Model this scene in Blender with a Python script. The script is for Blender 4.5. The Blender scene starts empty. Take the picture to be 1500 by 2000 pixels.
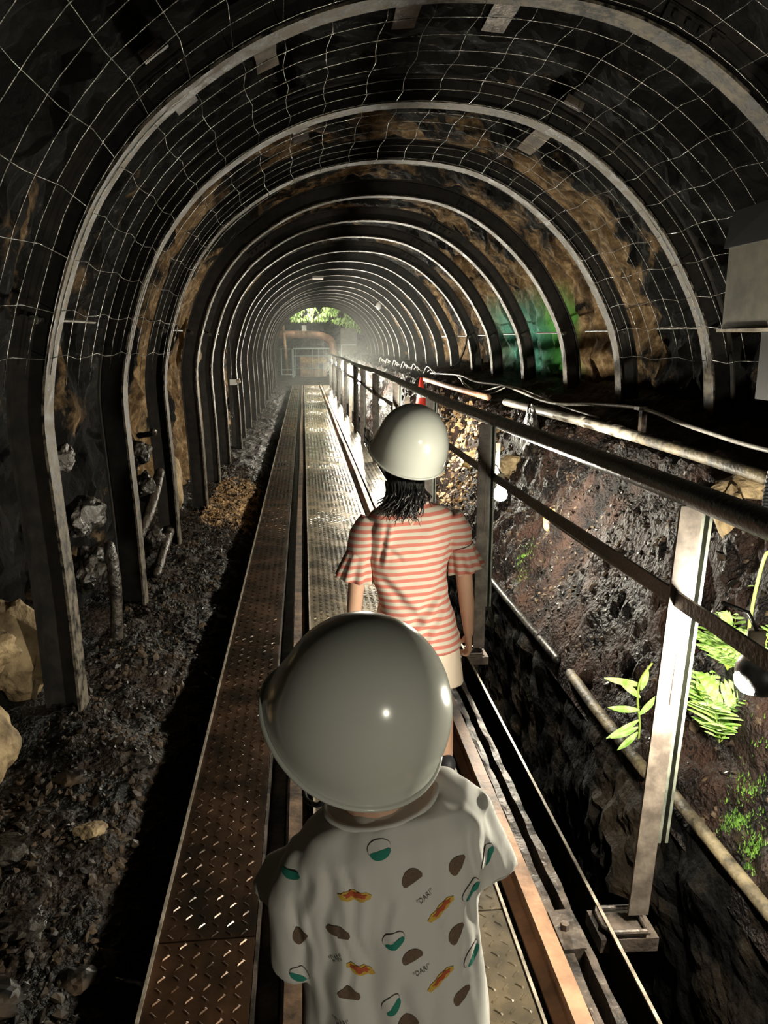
import bpy, bmesh, math, random
import numpy as np
from mathutils import Vector, Matrix, noise
from mathutils.bvhtree import BVHTree

random.seed(7)
rng = np.random.default_rng(7)
SC = bpy.context.scene
COL = SC.collection
PI = math.pi

# ------------------------------------------------------------------ camera
H = 1.52
cam_d = bpy.data.cameras.new('camera')
cam_d.sensor_fit = 'HORIZONTAL'
cam_d.sensor_width = 24.0
cam_d.lens = 24.0                      # 1500 px focal length on a 1500 px wide frame
cam_d.clip_start = 0.02
cam = bpy.data.objects.new('camera', cam_d)
COL.objects.link(cam)
yaw, pitch = math.radians(5.87), math.radians(12.48)
fw = Vector((math.sin(yaw) * math.cos(pitch), math.cos(yaw) * math.cos(pitch), -math.sin(pitch)))
rt = Vector((math.cos(yaw), -math.sin(yaw), 0))
up = rt.cross(fw)
cam.matrix_world = Matrix(((rt.x, up.x, -fw.x, 0), (rt.y, up.y, -fw.y, 0), (rt.z, up.z, -fw.z, H), (0, 0, 0, 1)))
SC.camera = cam

# ------------------------------------------------------------------ world, exposure
w = bpy.data.worlds.new('night'); SC.world = w; w.use_nodes = True
w.node_tree.nodes['Background'].inputs[0].default_value = (0.10, 0.12, 0.12, 1)
w.node_tree.nodes['Background'].inputs[1].default_value = 0.012
SC.view_settings.view_transform = 'Standard'
SC.view_settings.look = 'None'
SC.view_settings.gamma = 1.0
SC.view_settings.exposure = -0.08
SC.view_settings.use_curve_mapping = False
SC.cycles.max_bounces = 5
SC.cycles.diffuse_bounces = 3
SC.cycles.glossy_bounces = 3
SC.cycles.sample_clamp_indirect = 3.0
SC.cycles.use_denoising = True
LAMP = 2300.0                           # radiance of one bulb
LAMP_POS = [(1.00, -2.6, .78), (.985, 1.51, .79), (1.04, 3.98, .725), (1.0, 6.95, .74), (1.0, 10.0, .76),
            (1.0, 14.2, .84), (1.0, 17.6, .9), (1.0, 20.8, .86), (1.0, 24.0, .84), (1.0, 27.5, .84)]

# ------------------------------------------------------------------ materials
def nt(name):
    m = bpy.data.materials.new(name); m.use_nodes = True
    t = m.node_tree
    return m, t, t.nodes['Principled BSDF']

def N(t, kind, **kw):
    n = t.nodes.new(kind)
    for k, v in kw.items():
        if k in n.inputs: n.inputs[k].default_value = v
        else: setattr(n, k, v)
    return n

def ramp(t, src, stops):
    r = t.nodes.new('ShaderNodeValToRGB')
    e = r.color_ramp.elements
    while len(e) < len(stops): e.new(0.5)
    for el, (p, c) in zip(e, stops):
        el.position = p; el.color = (*c, 1) if len(c) == 3 else c
    t.links.new(src, r.inputs[0]); return r

def mixc(t, fac, a, b):
    m = t.nodes.new('ShaderNodeMix'); m.data_type = 'RGBA'
    for sock, v in ((m.inputs[0], fac), (m.inputs[6], a), (m.inputs[7], b)):
        if isinstance(v, (int, float)): sock.default_value = v
        elif isinstance(v, tuple): sock.default_value = (*v, 1)
        else: t.links.new(v, sock)
    return m.outputs[2]

def mat(name, col, col2=None, rough=.6, metal=0., scale=8., bump=0., bscale=40., coat=0., lo=.4, hi=.65, spec=.5, detail=5, bdist=.01, rough2=None, sss=0.):
    m, t, b = nt(name)
    b.inputs['Roughness'].default_value = rough
    b.inputs['Metallic'].default_value = metal
    b.inputs['Specular IOR Level'].default_value = spec
    b.inputs['Coat Weight'].default_value = coat
    b.inputs['Coat Roughness'].default_value = .12
    tc = N(t, 'ShaderNodeTexCoord')
    if col2:
        n = N(t, 'ShaderNodeTexNoise', Scale=scale, Detail=detail, Roughness=.62)
        t.links.new(tc.outputs['Object'], n.inputs['Vector'])
        r = ramp(t, n.outputs['Fac'], [(lo, col), (hi, col2)])
        t.links.new(r.outputs[0], b.inputs['Base Color'])
        if rough2 is not None:
            rr = ramp(t, n.outputs['Fac'], [(lo, (rough,) * 3), (hi, (rough2,) * 3)])
            t.links.new(rr.outputs[0], b.inputs['Roughness'])
    else:
        b.inputs['Base Color'].default_value = (*col, 1)
    if bump:
        n2 = N(t, 'ShaderNodeTexNoise', Scale=bscale, Detail=4.)
        t.links.new(tc.outputs['Object'], n2.inputs['Vector'])
        bp = N(t, 'ShaderNodeBump', Strength=bump, Distance=bdist)
        t.links.new(n2.outputs['Fac'], bp.inputs['Height'])
        t.links.new(bp.outputs[0], b.inputs['Normal'])
    if sss:
        b.inputs['Subsurface Weight'].default_value = sss
        b.inputs['Subsurface Scale'].default_value = .01
    return m

def rock_material():
    m, t, b = nt('wet_mine_rock')
    tc = N(t, 'ShaderNodeTexCoord'); P = tc.outputs['Object']
    sep = N(t, 'ShaderNodeSeparateXYZ'); t.links.new(P, sep.inputs[0])
    n1 = N(t, 'ShaderNodeTexNoise', Scale=1.7, Detail=7., Roughness=.65); t.links.new(P, n1.inputs['Vector'])
    n2 = N(t, 'ShaderNodeTexNoise', Scale=9., Detail=6., Roughness=.7); t.links.new(P, n2.inputs['Vector'])
    # near-black rock over the first six metres, brown and tan rock beyond
    yr = N(t, 'ShaderNodeMapRange'); t.links.new(sep.outputs['Y'], yr.inputs[0])
    yr.inputs[1].default_value = 5.6; yr.inputs[2].default_value = 6.2; yr.inputs[3].default_value = -.085; yr.inputs[4].default_value = .09
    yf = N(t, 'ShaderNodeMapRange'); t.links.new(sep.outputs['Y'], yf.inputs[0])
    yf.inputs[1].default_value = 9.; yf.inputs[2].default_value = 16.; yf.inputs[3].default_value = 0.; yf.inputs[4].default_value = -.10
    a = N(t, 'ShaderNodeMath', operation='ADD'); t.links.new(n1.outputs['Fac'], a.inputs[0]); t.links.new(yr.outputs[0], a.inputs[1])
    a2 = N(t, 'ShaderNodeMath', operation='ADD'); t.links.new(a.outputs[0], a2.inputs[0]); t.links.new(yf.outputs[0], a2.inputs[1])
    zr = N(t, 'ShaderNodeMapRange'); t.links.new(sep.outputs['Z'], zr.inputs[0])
    zr.inputs[1].default_value = 2.1; zr.inputs[2].default_value = 2.9; zr.inputs[3].default_value = 0.; zr.inputs[4].default_value = -.10  # shade under the crown put into the rock colour
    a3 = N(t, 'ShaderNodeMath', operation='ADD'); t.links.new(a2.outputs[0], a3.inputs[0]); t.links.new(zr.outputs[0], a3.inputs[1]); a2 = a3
    tan = ramp(t, n2.outputs['Fac'], [(.32, (.05, .028, .012)), (.5, (.20, .125, .058)), (.68, (.46, .33, .19))])
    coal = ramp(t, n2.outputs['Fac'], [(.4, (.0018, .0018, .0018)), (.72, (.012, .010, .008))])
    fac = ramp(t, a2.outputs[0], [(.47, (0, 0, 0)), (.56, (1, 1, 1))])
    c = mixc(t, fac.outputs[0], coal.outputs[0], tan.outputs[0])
    # algae growing on the right wall beside the lamps
    gy = N(t, 'ShaderNodeMapRange'); t.links.new(sep.outputs['Y'], gy.inputs[0])
    gy.inputs[1].default_value = 7.55; gy.inputs[2].default_value = 7.8
    gy2 = N(t, 'ShaderNodeMapRange'); t.links.new(sep.outputs['Y'], gy2.inputs[0])
    gy2.inputs[1].default_value = 11.6; gy2.inputs[2].default_value = 10.2
    gx = N(t, 'ShaderNodeMapRange'); t.links.new(sep.outputs['X'], gx.inputs[0]); gx.inputs[1].default_value = 2.2; gx.inputs[2].default_value = 2.35
    gz = N(t, 'ShaderNodeMapRange'); t.links.new(sep.outputs['Z'], gz.inputs[0]); gz.inputs[1].default_value = 2.15; gz.inputs[2].default_value = 1.65
    g = None
    for q in (gy, gy2, gx, gz):
        if g is None: g = q.outputs[0]
        else:
            mm = N(t, 'ShaderNodeMath', operation='MULTIPLY'); t.links.new(g, mm.inputs[0]); t.links.new(q.outputs[0], mm.inputs[1]); g = mm.outputs[0]
    gt = N(t, 'ShaderNodeMapRange'); t.links.new(sep.outputs['Y'], gt.inputs[0]); gt.inputs[1].default_value = 8.3; gt.inputs[2].default_value = 8.7
    gcol = mixc(t, gt.outputs[0], (.10, .42, .08), (.12, .40, .30))
    c2 = mixc(t, g, c, gcol)
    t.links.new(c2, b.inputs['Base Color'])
    rr = ramp(t, n2.outputs['Fac'], [(.30, (.25,) * 3), (.44, (.8,) * 3)])
    t.links.new(rr.outputs[0], b.inputs['Roughness'])
    b.inputs['Specular IOR Level'].default_value = .16
    n3 = N(t, 'ShaderNodeTexNoise', Scale=28., Detail=8., Roughness=.7); t.links.new(P, n3.inputs['Vector'])
    bp = N(t, 'ShaderNodeBump', Strength=.8, Distance=.03); t.links.new(n3.outputs['Fac'], bp.inputs['Height'])
    t.links.new(bp.outputs[0], b.inputs['Normal'])
    return m

M = {}
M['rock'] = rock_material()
M['mud'] = mat('shaded_trench_mud', (.002, .002, .002), (.008, .006, .005), rough=.85, spec=.08, scale=3, bump=.5, bscale=9, bdist=.05)  # mud painted near black to stand in for the shade in the trench
M['mud_brown'] = mat('shaded_brown_trench_mud', (.002, .002, .002), (.028, .020, .013), rough=.75, spec=.1, scale=1.6, bump=.8, bscale=30, bdist=.02, lo=.48, hi=.66)  # brown mud with the trench shade darkened into its colour
M['soil'] = mat('wet_black_soil', (.005, .004, .004), (.038, .019, .013), spec=.2, rough=.5, rough2=.8, scale=4.5, bump=1., bscale=55, lo=.42, hi=.68, bdist=.03)
M['soil_left'] = mat('coal_gravel_ground', (.005, .005, .004), (.036, .022, .014), rough=.45, rough2=.8, scale=3.2, spec=.25, bump=1., bscale=45, lo=.45, hi=.7, bdist=.03)
M['stone_dark'] = mat('dark_wet_stone', (.005, .005, .005), (.05, .04, .03), rough=.25, rough2=.7, scale=9, bump=.8, bscale=30, bdist=.02)
M['stone_tan'] = mat('tan_sandstone', (.10, .065, .03), (.42, .31, .17), rough=.75, scale=6, bump=.8, bscale=26, bdist=.02, lo=.35, hi=.6)
M['stone_yellow'] = mat('ochre_stone', (.22, .13, .04), (.70, .52, .24), rough=.6, scale=9, bump=.8, bscale=30, bdist=.02)
M['gravel'] = mat('mixed_gravel', (.008, .007, .006), (.075, .05, .03), spec=.3, rough=.4, rough2=.8, scale=6, lo=.45, hi=.62)
M['arch'] = mat('muddy_lit_arch_steel', (.007, .006, .005), (.15, .128, .097), spec=.22, rough=.45, rough2=.7, metal=.0, scale=19, bump=.5, bscale=70, lo=.42, hi=.60, bdist=.004)  # mottled mud, with lamplight on the inner flange put into the tone
M['arch_side'] = mat('shaded_arch_steel', (.008, .007, .006), (.028, .022, .017), rough=.7, scale=12, bump=.3, bscale=50, bdist=.004)  # web and outer flange: recess shade painted into the steel colour
M['wire'] = mat('galvanised_wire', (.012, .012, .011), (.20, .19, .165), rough=.25, metal=.6, scale=60, lo=.4, hi=.6)
M['plate'] = mat('wet_rusty_tread_plate', (.022, .017, .012), (.095, .045, .02), rough=.22, rough2=.42, metal=.55, scale=3.0, bump=.25, bscale=60, lo=.4, hi=.66, bdist=.003)
M['plate_mid'] = mat('wet_worn_tread_plate', (.07, .062, .048), (.22, .165, .095), rough=.20, rough2=.36, metal=.35, scale=3.2, bump=.2, bscale=60, lo=.4, hi=.66, bdist=.003)
M['rail'] = mat('rusty_rail', (.10, .055, .03), (.42, .23, .13), rough=.5, metal=.1, scale=5, bump=.35, bscale=60, lo=.35, hi=.6, bdist=.004)
M['edge'] = mat('old_edge_steel', (.02, .016, .013), (.13, .10, .08), rough=.45, metal=.3, scale=12, bump=.6, bscale=50, bdist=.006)
M['edge_bright'] = mat('bare_steel_edge', (.20, .17, .13), (.5, .44, .36), rough=.4, metal=.3, scale=20)
M['handrail'] = mat('grimy_black_pipe', (.009, .0085, .008), (.045, .04, .034), rough=.28, rough2=.5, metal=.3, scale=30, bump=.7, bscale=80, bdist=.004)
M['post'] = mat('weathered_post_steel', (.055, .043, .034), (.14, .115, .092), rough=.6, scale=14, bump=.3, bscale=60, bdist=.003)
M['post_dark'] = mat('green_grey_channel', (.05, .055, .045), (.16, .17, .13), rough=.5, scale=10, bump=.3, bscale=50, bdist=.003)
M['wood'] = mat('weathered_timber', (.06, .048, .035), (.20, .16, .115), rough=.7, scale=7, bump=.5, bscale=40, bdist=.004)
M['wood_black'] = mat('wet_black_timber', (.012, .010, .009), (.09, .07, .05), rough=.25, rough2=.6, scale=10, bump=.9, bscale=35, bdist=.012)
M['pvc'] = mat('muddy_grey_pipe', (.09, .075, .055), (.36, .33, .27), rough=.3, rough2=.55, scale=7, lo=.38, hi=.5)
M['pipe_brown'] = mat('brown_painted_pipe', (.28, .15, .09), (.50, .30, .19), rough=.5, scale=4)
M['pipe_log'] = mat('mud_coated_pipe', (.03, .024, .016), (.24, .19, .11), rough=.6, scale=9, bump=.8, bscale=40, bdist=.008)
M['cable'] = mat('white_cable', (.30, .28, .25), (.55, .53, .47), rough=.45, scale=20)
M['cable_black'] = mat('black_cable', (.02, .02, .02), rough=.4)
M['helmet'] = mat('off_white_helmet_shell', (.62, .64, .58), (.66, .68, .61), rough=.2, scale=3, coat=.4)
M['helmet_trim'] = mat('dark_helmet_trim', (.02, .02, .02), rough=.5)
M['strap'] = mat('dark_chin_strap', (.015, .02, .025), rough=.8)
M['skin'] = mat('skin', (.62, .37, .25), (.66, .41, .29), rough=.5, scale=10, sss=.15)
M['eye'] = mat('eye', (.7, .68, .64), rough=.2)
M['iris'] = mat('dark_iris', (.02, .012, .008), rough=.15)
M['lip'] = mat('lip', (.5, .2, .17), rough=.5)
M['hair'] = mat('black_hair', (.006, .006, .007), (.018, .015, .014), rough=.32, scale=30)
M['shirt'] = mat('white_cotton', (.66, .65, .60), (.70, .69, .64), rough=.85, scale=3, bump=.25, bscale=9, bdist=.012)
M['plate_side'] = mat('wet_bare_tread_plate', (.12, .11, .09), (.30, .25, .18), rough=.17, rough2=.30, metal=.6, scale=3.2, bump=.2, bscale=60, bdist=.003)
M['rail_dark'] = mat('dark_worn_rail', (.035, .022, .015), (.22, .14, .085), rough=.45, metal=.2, scale=9, bump=.35, bscale=60, lo=.4, hi=.65, bdist=.004)
M['p_brown'] = mat('print_brown', (.13, .085, .055), (.17, .11, .07), rough=.85, scale=200)
M['p_green'] = mat('print_green', (.02, .22, .16), rough=.85)
M['p_yellow'] = mat('print_yellow', (.65, .42, .07), rough=.85)
M['p_red'] = mat('print_red', (.50, .10, .04), rough=.85)
M['p_grey'] = mat('print_grey', (.13, .12, .10), rough=.85)
M['shorts'] = mat('navy_shorts', (.02, .025, .045), rough=.9)
M['skirt'] = mat('cream_underskirt', (.72, .60, .47), (.76, .65, .53), rough=.85, scale=4)
M['shoe'] = mat('dark_trainer', (.03, .03, .035), rough=.6)
M['sole'] = mat('pale_sole', (.4, .4, .38), rough=.6)
M['metal_box'] = mat('grey_metal_cabinet', (.09, .085, .07), (.19, .175, .14), rough=.45, metal=.2, scale=6)
M['dark_metal'] = mat('dark_metal', (.012, .013, .014), rough=.45, metal=.3)
M['socket'] = mat('lamp_socket', (.35, .30, .22), rough=.5)
M['leaf'] = mat('bright_fern_leaf', (.26, .50, .07), (.58, .74, .34), rough=.45, scale=25)
M['moss'] = mat('green_moss', (.05, .13, .012), (.13, .27, .03), rough=.8, scale=30)
M['stem'] = mat('pale_green_stem', (.38, .50, .10), rough=.5)
M['dead'] = mat('dead_leaves', (.06, .035, .018), (.42, .27, .13), rough=.6, scale=7, lo=.4, hi=.6)
M['red'] = mat('red_cone_plastic', (.72, .05, .03), rough=.45)
M['white'] = mat('white_plastic', (.75, .75, .72), rough=.4)
M['gate'] = mat('painted_gate_tube', (.50, .60, .56), rough=.4)
M['machine'] = mat('rusty_machine', (.16, .10, .06), (.48, .32, .18), rough=.6, scale=3)

def stripes():
    m, t, b = nt('pink_and_cream_stripes')
    tc = N(t, 'ShaderNodeTexCoord'); sep = N(t, 'ShaderNodeSeparateXYZ'); t.links.new(tc.outputs['Object'], sep.inputs[0])
    n = N(t, 'ShaderNodeTexNoise', Scale=5., Detail=1.); t.links.new(tc.outputs['Object'], n.inputs['Vector'])
    k = N(t, 'ShaderNodeMath', operation='MULTIPLY_ADD'); t.links.new(n.outputs['Fac'], k.inputs[0]); k.inputs[1].default_value = .02; t.links.new(sep.outputs['Z'], k.inputs[2])
    s = N(t, 'ShaderNodeMath', operation='MULTIPLY_ADD'); t.links.new(sep.outputs['X'], s.inputs[0]); s.inputs[1].default_value = -.05; t.links.new(k.outputs[0], s.inputs[2])
    f = N(t, 'ShaderNodeMath', operation='MULTIPLY'); t.links.new(s.outputs[0], f.inputs[0]); f.inputs[1].default_value = 2 * PI / .0245
    sn = N(t, 'ShaderNodeMath', operation='SINE'); t.links.new(f.outputs[0], sn.inputs[0])
    mr = N(t, 'ShaderNodeMapRange'); t.links.new(sn.outputs[0], mr.inputs[0]); mr.inputs[1].default_value = -.25; mr.inputs[2].default_value = .25
    c = mixc(t, mr.outputs[0], (.54, .49, .405), (.52, .165, .125))
    t.links.new(c, b.inputs['Base Color']); b.inputs['Roughness'].default_value = .85
    return m
M['stripes'] = stripes()

def emit(name, col, s):
    m, t, b = nt(name)
    b.inputs['Base Color'].default_value = (*col, 1)
    b.inputs['Emission Color'].default_value = (*col, 1)
    b.inputs['Emission Strength'].default_value = s
    return m
M['bulb'] = emit('glowing_bulb', (1., .93, .76), LAMP)

# ------------------------------------------------------------------ mesh helpers
class MB:
    """collects shapes, then links them as one mesh object"""
    def __init__(s): s.v = []; s.f = []; s.mi = []; s.n = 0
    def add(s, vs, fs, mi=0):
        vs = np.asarray(vs, float).reshape(-1, 3); o = s.n
        s.v.append(vs); s.n += len(vs)
        s.f.extend([tuple(i + o for i in f) for f in fs]); s.mi.extend([mi] * len(fs))
        return s
    def box(s, x0, x1, y0, y1, z0, z1, mi=0):
        v = [(x, y, z) for z in (z0, z1) for y in (y0, y1) for x in (x0, x1)]
        return s.add(v, [(0, 2, 3, 1), (4, 5, 7, 6), (0, 1, 5, 4), (2, 6, 7, 3), (0, 4, 6, 2), (1, 3, 7, 5)], mi)
    def bar(s, a, b, w_, d_, up_=(0, 0, 1), mi=0):
        a = Vector(a); b = Vector(b); t = (b - a).normalized(); u = Vector(up_)
        x = t.cross(u).normalized(); u = x.cross(t)
        v = []
        for p in (a, b):
            for sx, su in ((-1, -1), (1, -1), (1, 1), (-1, 1)): v.append(p + x * sx * w_ / 2 + u * su * d_ / 2)
        return s.add(v, [(0, 1, 2, 3), (7, 6, 5, 4), (0, 4, 5, 1), (1, 5, 6, 2), (2, 6, 7, 3), (3, 7, 4, 0)], mi)
    def tube(s, pts, r, k=10, mi=0, cap=True, round_=False):
        pts = [Vector(p) for p in pts]; n = len(pts)
        rs = list(r) if hasattr(r, '__len__') else [r] * n
        if round_:
            d0 = (pts[0] - pts[1]).normalized(); d1 = (pts[-1] - pts[-2]).normalized()
            pre = [(pts[0] + d0 * rs[0] * math.sin(a), rs[0] * math.cos(a)) for a in (1.5, 1.1, .6)]
            post = [(pts[-1] + d1 * rs[-1] * math.sin(a), rs[-1] * math.cos(a)) for a in (.6, 1.1, 1.5)]
            rs = [q[1] for q in pre] + rs + [q[1] for q in post]
            pts = [q[0] for q in pre] + pts + [q[0] for q in post]; n = len(pts)
        t0 = (pts[1] - pts[0]).normalized()
        u = t0.cross(Vector((0, 0, 1)))
        if u.length < .05: u = t0.cross(Vector((1, 0, 0)))
        u.normalize(); vs = []
        for i, p in enumerate(pts):
            t = (pts[min(i + 1, n - 1)] - pts[max(i - 1, 0)]).normalized()
            u = (u - t * u.dot(t)).normalized(); b = t.cross(u)
            for j in range(k):
                a = 2 * PI * j / k
                vs.append(p + (u * math.cos(a) + b * math.sin(a)) * rs[i])
        fs = [(i * k + j, i * k + (j + 1) % k, (i + 1) * k + (j + 1) % k, (i + 1) * k + j) for i in range(n - 1) for j in range(k)]
        if cap: fs += [tuple(range(k - 1, -1, -1)), tuple((n - 1) * k + j for j in range(k))]
        return s.add(vs, fs, mi)
    def loft(s, rings, mi=0, cap=True, closed=True):
        k = len(rings[0]); n = len(rings); vs = [p for r_ in rings for p in r_]
        e = k if closed else k - 1
        fs = [(i * k + j, i * k + (j + 1) % k, (i + 1) * k + (j + 1) % k, (i + 1) * k + j) for i in range(n - 1) for j in range(e)]
        if cap: fs += [tuple(range(k - 1, -1, -1)), tuple((n - 1) * k + j for j in range(k))]
        return s.add(vs, fs, mi)
    def ellipsoid(s, c, r, k=16, mi=0, rot=None):
        c = Vector(c); vs = []; n = k // 2 + 1
        for i in range(n):
            th = PI * (i + .02) / (n - 1 + .04)
            for j in range(k):
                a = 2 * PI * j / k
                q = Vector((r[0] * math.sin(th) * math.cos(a), r[1] * math.sin(th) * math.sin(a), r[2] * math.cos(th)))
                if rot: q = rot @ q
                vs.append(c + q)
        fs = [(i * k + j, (i + 1) * k + j, (i + 1) * k + (j + 1) % k, i * k + (j + 1) % k) for i in range(n - 1) for j in range(k)]
        fs += [tuple(range(k)), tuple((n - 1) * k + j for j in range(k - 1, -1, -1))]
        return s.add(vs, fs, mi)
    def mesh(s, name, mats, smooth):
        me = bpy.data.meshes.new(name)
        v = np.concatenate(s.v) if s.v else np.zeros((0, 3))
        me.from_pydata(v.tolist(), [], s.f)
        for m_ in mats: me.materials.append(m_)
        if len(mats) > 1: me.polygons.foreach_set('material_index', s.mi)
        if smooth: me.polygons.foreach_set('use_smooth', [True] * len(s.f))
        me.update(); return me
    def build(s, name, m, parent=None, smooth=False, local=False, origin=None):
        mats = m if isinstance(m, (list, tuple)) else [m]
        off = None
        if parent is not None and not local: off = world_of(parent)
        if origin is not None: off = Vector(origin)
        if off is not None: s.v = [a - np.array(off) for a in s.v]
        o = bpy.data.objects.new(name, s.mesh(name, mats, smooth))
        if origin is not None and parent is None: o.location = origin
        COL.objects.link(o)
        if parent is not None: o.parent = parent
        return o

def world_of(o):
    p = Vector((0, 0, 0))
    while o is not None: p = p + o.location; o = o.parent
    return p

def thing(name, label, cat, loc=(0, 0, 0), group=None):
    o = bpy.data.objects.new(name, None); o.empty_display_size = .05; COL.objects.link(o)
    o.location = loc; return tag(o, label, cat, group)

def tag(o, label, cat=None, group=None, kind=None):
    if label: o['label'] = label
    if cat: o['category'] = cat
    if group: o['group'] = group
    if kind: o['kind'] = kind
    return o

def kids(o): return [c for c in bpy.data.objects if c.parent == o]
def copy_tree(o, parent=None, table=None):
    c = o.copy(); COL.objects.link(c); c.parent = parent
    for ch in kids(o): copy_tree(ch, c)
    return c

def catmull(pts, n=8):
    P = [Vector(p) for p in pts]; P = [P[0] * 2 - P[1]] + P + [P[-1] * 2 - P[-2]]; out = []
    for i in range(1, len(P) - 2):
        for k in range(n):
            t = k / n
            out.append(.5 * ((2 * P[i]) + (P[i + 1] - P[i - 1]) * t + (2 * P[i - 1] - 5 * P[i] + 4 * P[i + 1] - P[i + 2]) * t * t
                             + (3 * P[i] - P[i - 1] - 3 * P[i + 1] + P[i + 2]) * t ** 3))
    out.append(P[-2]); return out

def evaluated(o):
    dg = bpy.context.evaluated_depsgraph_get()
    return bpy.data.meshes.new_from_object(o.evaluated_get(dg))

def remesh(o, voxel, smooth_it=3, fac=.5):
    r_ = o.modifiers.new('r', 'REMESH'); r_.mode = 'VOXEL'; r_.voxel_size = voxel; r_.use_smooth_shade = True
    if smooth_it:
        s_ = o.modifiers.new('s', 'SMOOTH'); s_.iterations = smooth_it; s_.factor = fac
    bpy.context.view_layer.update()
    me = evaluated(o); o.modifiers.clear(); mats = list(o.data.materials); o.data = me
    if not me.materials:
        for m_ in mats: me.materials.append(m_)
    me.polygons.foreach_set('use_smooth', [True] * len(me.polygons)); me.update()
    return o

def fbm(p, o=4): return noise.fractal(Vector(p), 1.0, 2.0, o)

# ------------------------------------------------------------------ the arch line (inner edge of the steel ribs)
AP0 = [(-.965, -.06), (-.975, .5), (-.995, .95), (-1.0, 1.28), (-.93, 1.62), (-.79, 1.98), (-.60, 2.25), (-.40, 2.43), (-.13, 2.60), (.18, 2.72),
       (.55, 2.785), (1.0, 2.775), (1.38, 2.68), (1.75, 2.46), (2.08, 2.13), (2.33, 1.72), (2.43, 1.42), (2.47, 1.08)]
AP = [Vector((p.x, p.y)) for p in catmull([(x, z, 0) for x, z in AP0], 4)]
def normals(P):
    out = []
    for i in range(len(P)):
        t = (P[min(i + 1, len(P) - 1)] - P[max(i - 1, 0)]).normalized()
        out.append(Vector((-t.y, t.x)))          # outward, walking clockwise from the left foot
    return out
AN = normals(AP)
ARCH_Y = [.3, 1.75, 3.15, 4.5, 5.87, 7.28, 8.65, 10.05, 11.5, 12.9, 14.3, 15.7, 17.1, 18.5, 19.9, 21.3, 22.7, 24.1, 25.5, 26.9, 28.3, 29.7]

# ------------------------------------------------------------------ rock shell
def ridge(p, s):
    return noise.ridged_multi_fractal(Vector(p) * s, .9, 2.1, 4, 1., 2.)
def rock_shell():
    prof = [(p.x + n.x * .34, p.y + n.y * .34) for p, n in zip(AP, AN)]
    prof = [(-1.38, -.3)] + [(x, z) for x, z in prof[1:]]
    prof = prof[:-1] + [(2.86, 1.1), (2.8, .8)]
    def resample(P, d):
        out = [Vector(P[0])]; P = [Vector(q) for q in P]
        acc = 0
        for a, b in zip(P, P[1:]):
            L = (b - a).length; k = max(1, round(L / d))
            for i in range(1, k + 1): out.append(a.lerp(b, i / k))
        return out
    pr = resample(prof, .05); nr = normals(pr)
    ys = list(np.arange(-4., 0, .2)) + list(np.arange(0, 10.5, .05)) + list(np.arange(10.5, 20, .12)) + list(np.arange(20, 33.6, .25))
    V = np.zeros((len(ys), len(pr), 3))
    for i, y in enumerate(ys):
        for j, (p, n) in enumerate(zip(pr, nr)):
            q = Vector((p.x, y, p.y))
            c = noise.voronoi(q * 2.1 + Vector((fbm(q * 1.5) * .5, 0, 0)))[0]
            d = .16 * fbm(q * .9, 3) + .14 * (c[1] - c[0]) + .055 * fbm(q * 5, 3) - .03
            c2 = noise.voronoi(q * 6.)[0]; d += .035 * (c2[1] - c2[0])
            d = max(d, -.15)
            V[i, j] = (p.x + n.x * d, y, p.y + n.y * d)
    k = len(pr)
    a = next(j for j in range(k) if pr[j].y > 2.35); b = next(j for j in range(k - 1, 0, -1) if pr[j].y > 2.35)
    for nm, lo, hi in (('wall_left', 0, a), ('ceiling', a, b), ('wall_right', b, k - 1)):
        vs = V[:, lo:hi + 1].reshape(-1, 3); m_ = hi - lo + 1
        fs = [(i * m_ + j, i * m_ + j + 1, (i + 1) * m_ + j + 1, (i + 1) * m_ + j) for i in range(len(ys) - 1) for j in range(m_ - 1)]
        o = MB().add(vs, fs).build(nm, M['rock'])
        o['kind'] = 'structure'
rock_shell()

def ground(name, prof, m, amp, ys, clump=0., dens=.04, fixed=(), voro=5.):
    """a strip of ground: prof is the cross-section from left to right"""
    P = [Vector(q) for q in prof]; pts = [P[0]]
    for a, b in zip(P, P[1:]):
        k = max(1, round((b - a).length / dens))
        for i in range(1, k + 1): pts.append(a.lerp(b, i / k))
    nr = normals(pts); V = np.zeros((len(ys), len(pts), 3))
    for i, y in enumerate(ys):
        for j, (p, n) in enumerate(zip(pts, nr)):
            q = Vector((p.x, y, p.y)); e = min(1, j / 3, (len(pts) - 1 - j) / 3 + .3)
            d = amp * fbm(q * 2.2, 4) * e
            if clump:
                c = noise.voronoi(q * voro)[0]; d += clump * (c[1] - c[0] - .3) * e
                c = noise.voronoi(q * voro * 3.1)[0]; d += clump * .4 * (c[1] - c[0] - .3) * e
            V[i, j] = (p.x + n.x * d, y, p.y + n.y * d)
    m_ = len(pts); vs = V.reshape(-1, 3)
    fs = [(i * m_ + j, i * m_ + j + 1, (i + 1) * m_ + j + 1, (i + 1) * m_ + j) for i in range(len(ys) - 1) for j in range(m_ - 1)]
    o = MB().add(vs, fs).build(name, m); o['kind'] = 'structure'
    return o, BVHTree.FromPolygons([tuple(v) for v in vs], fs)

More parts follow.
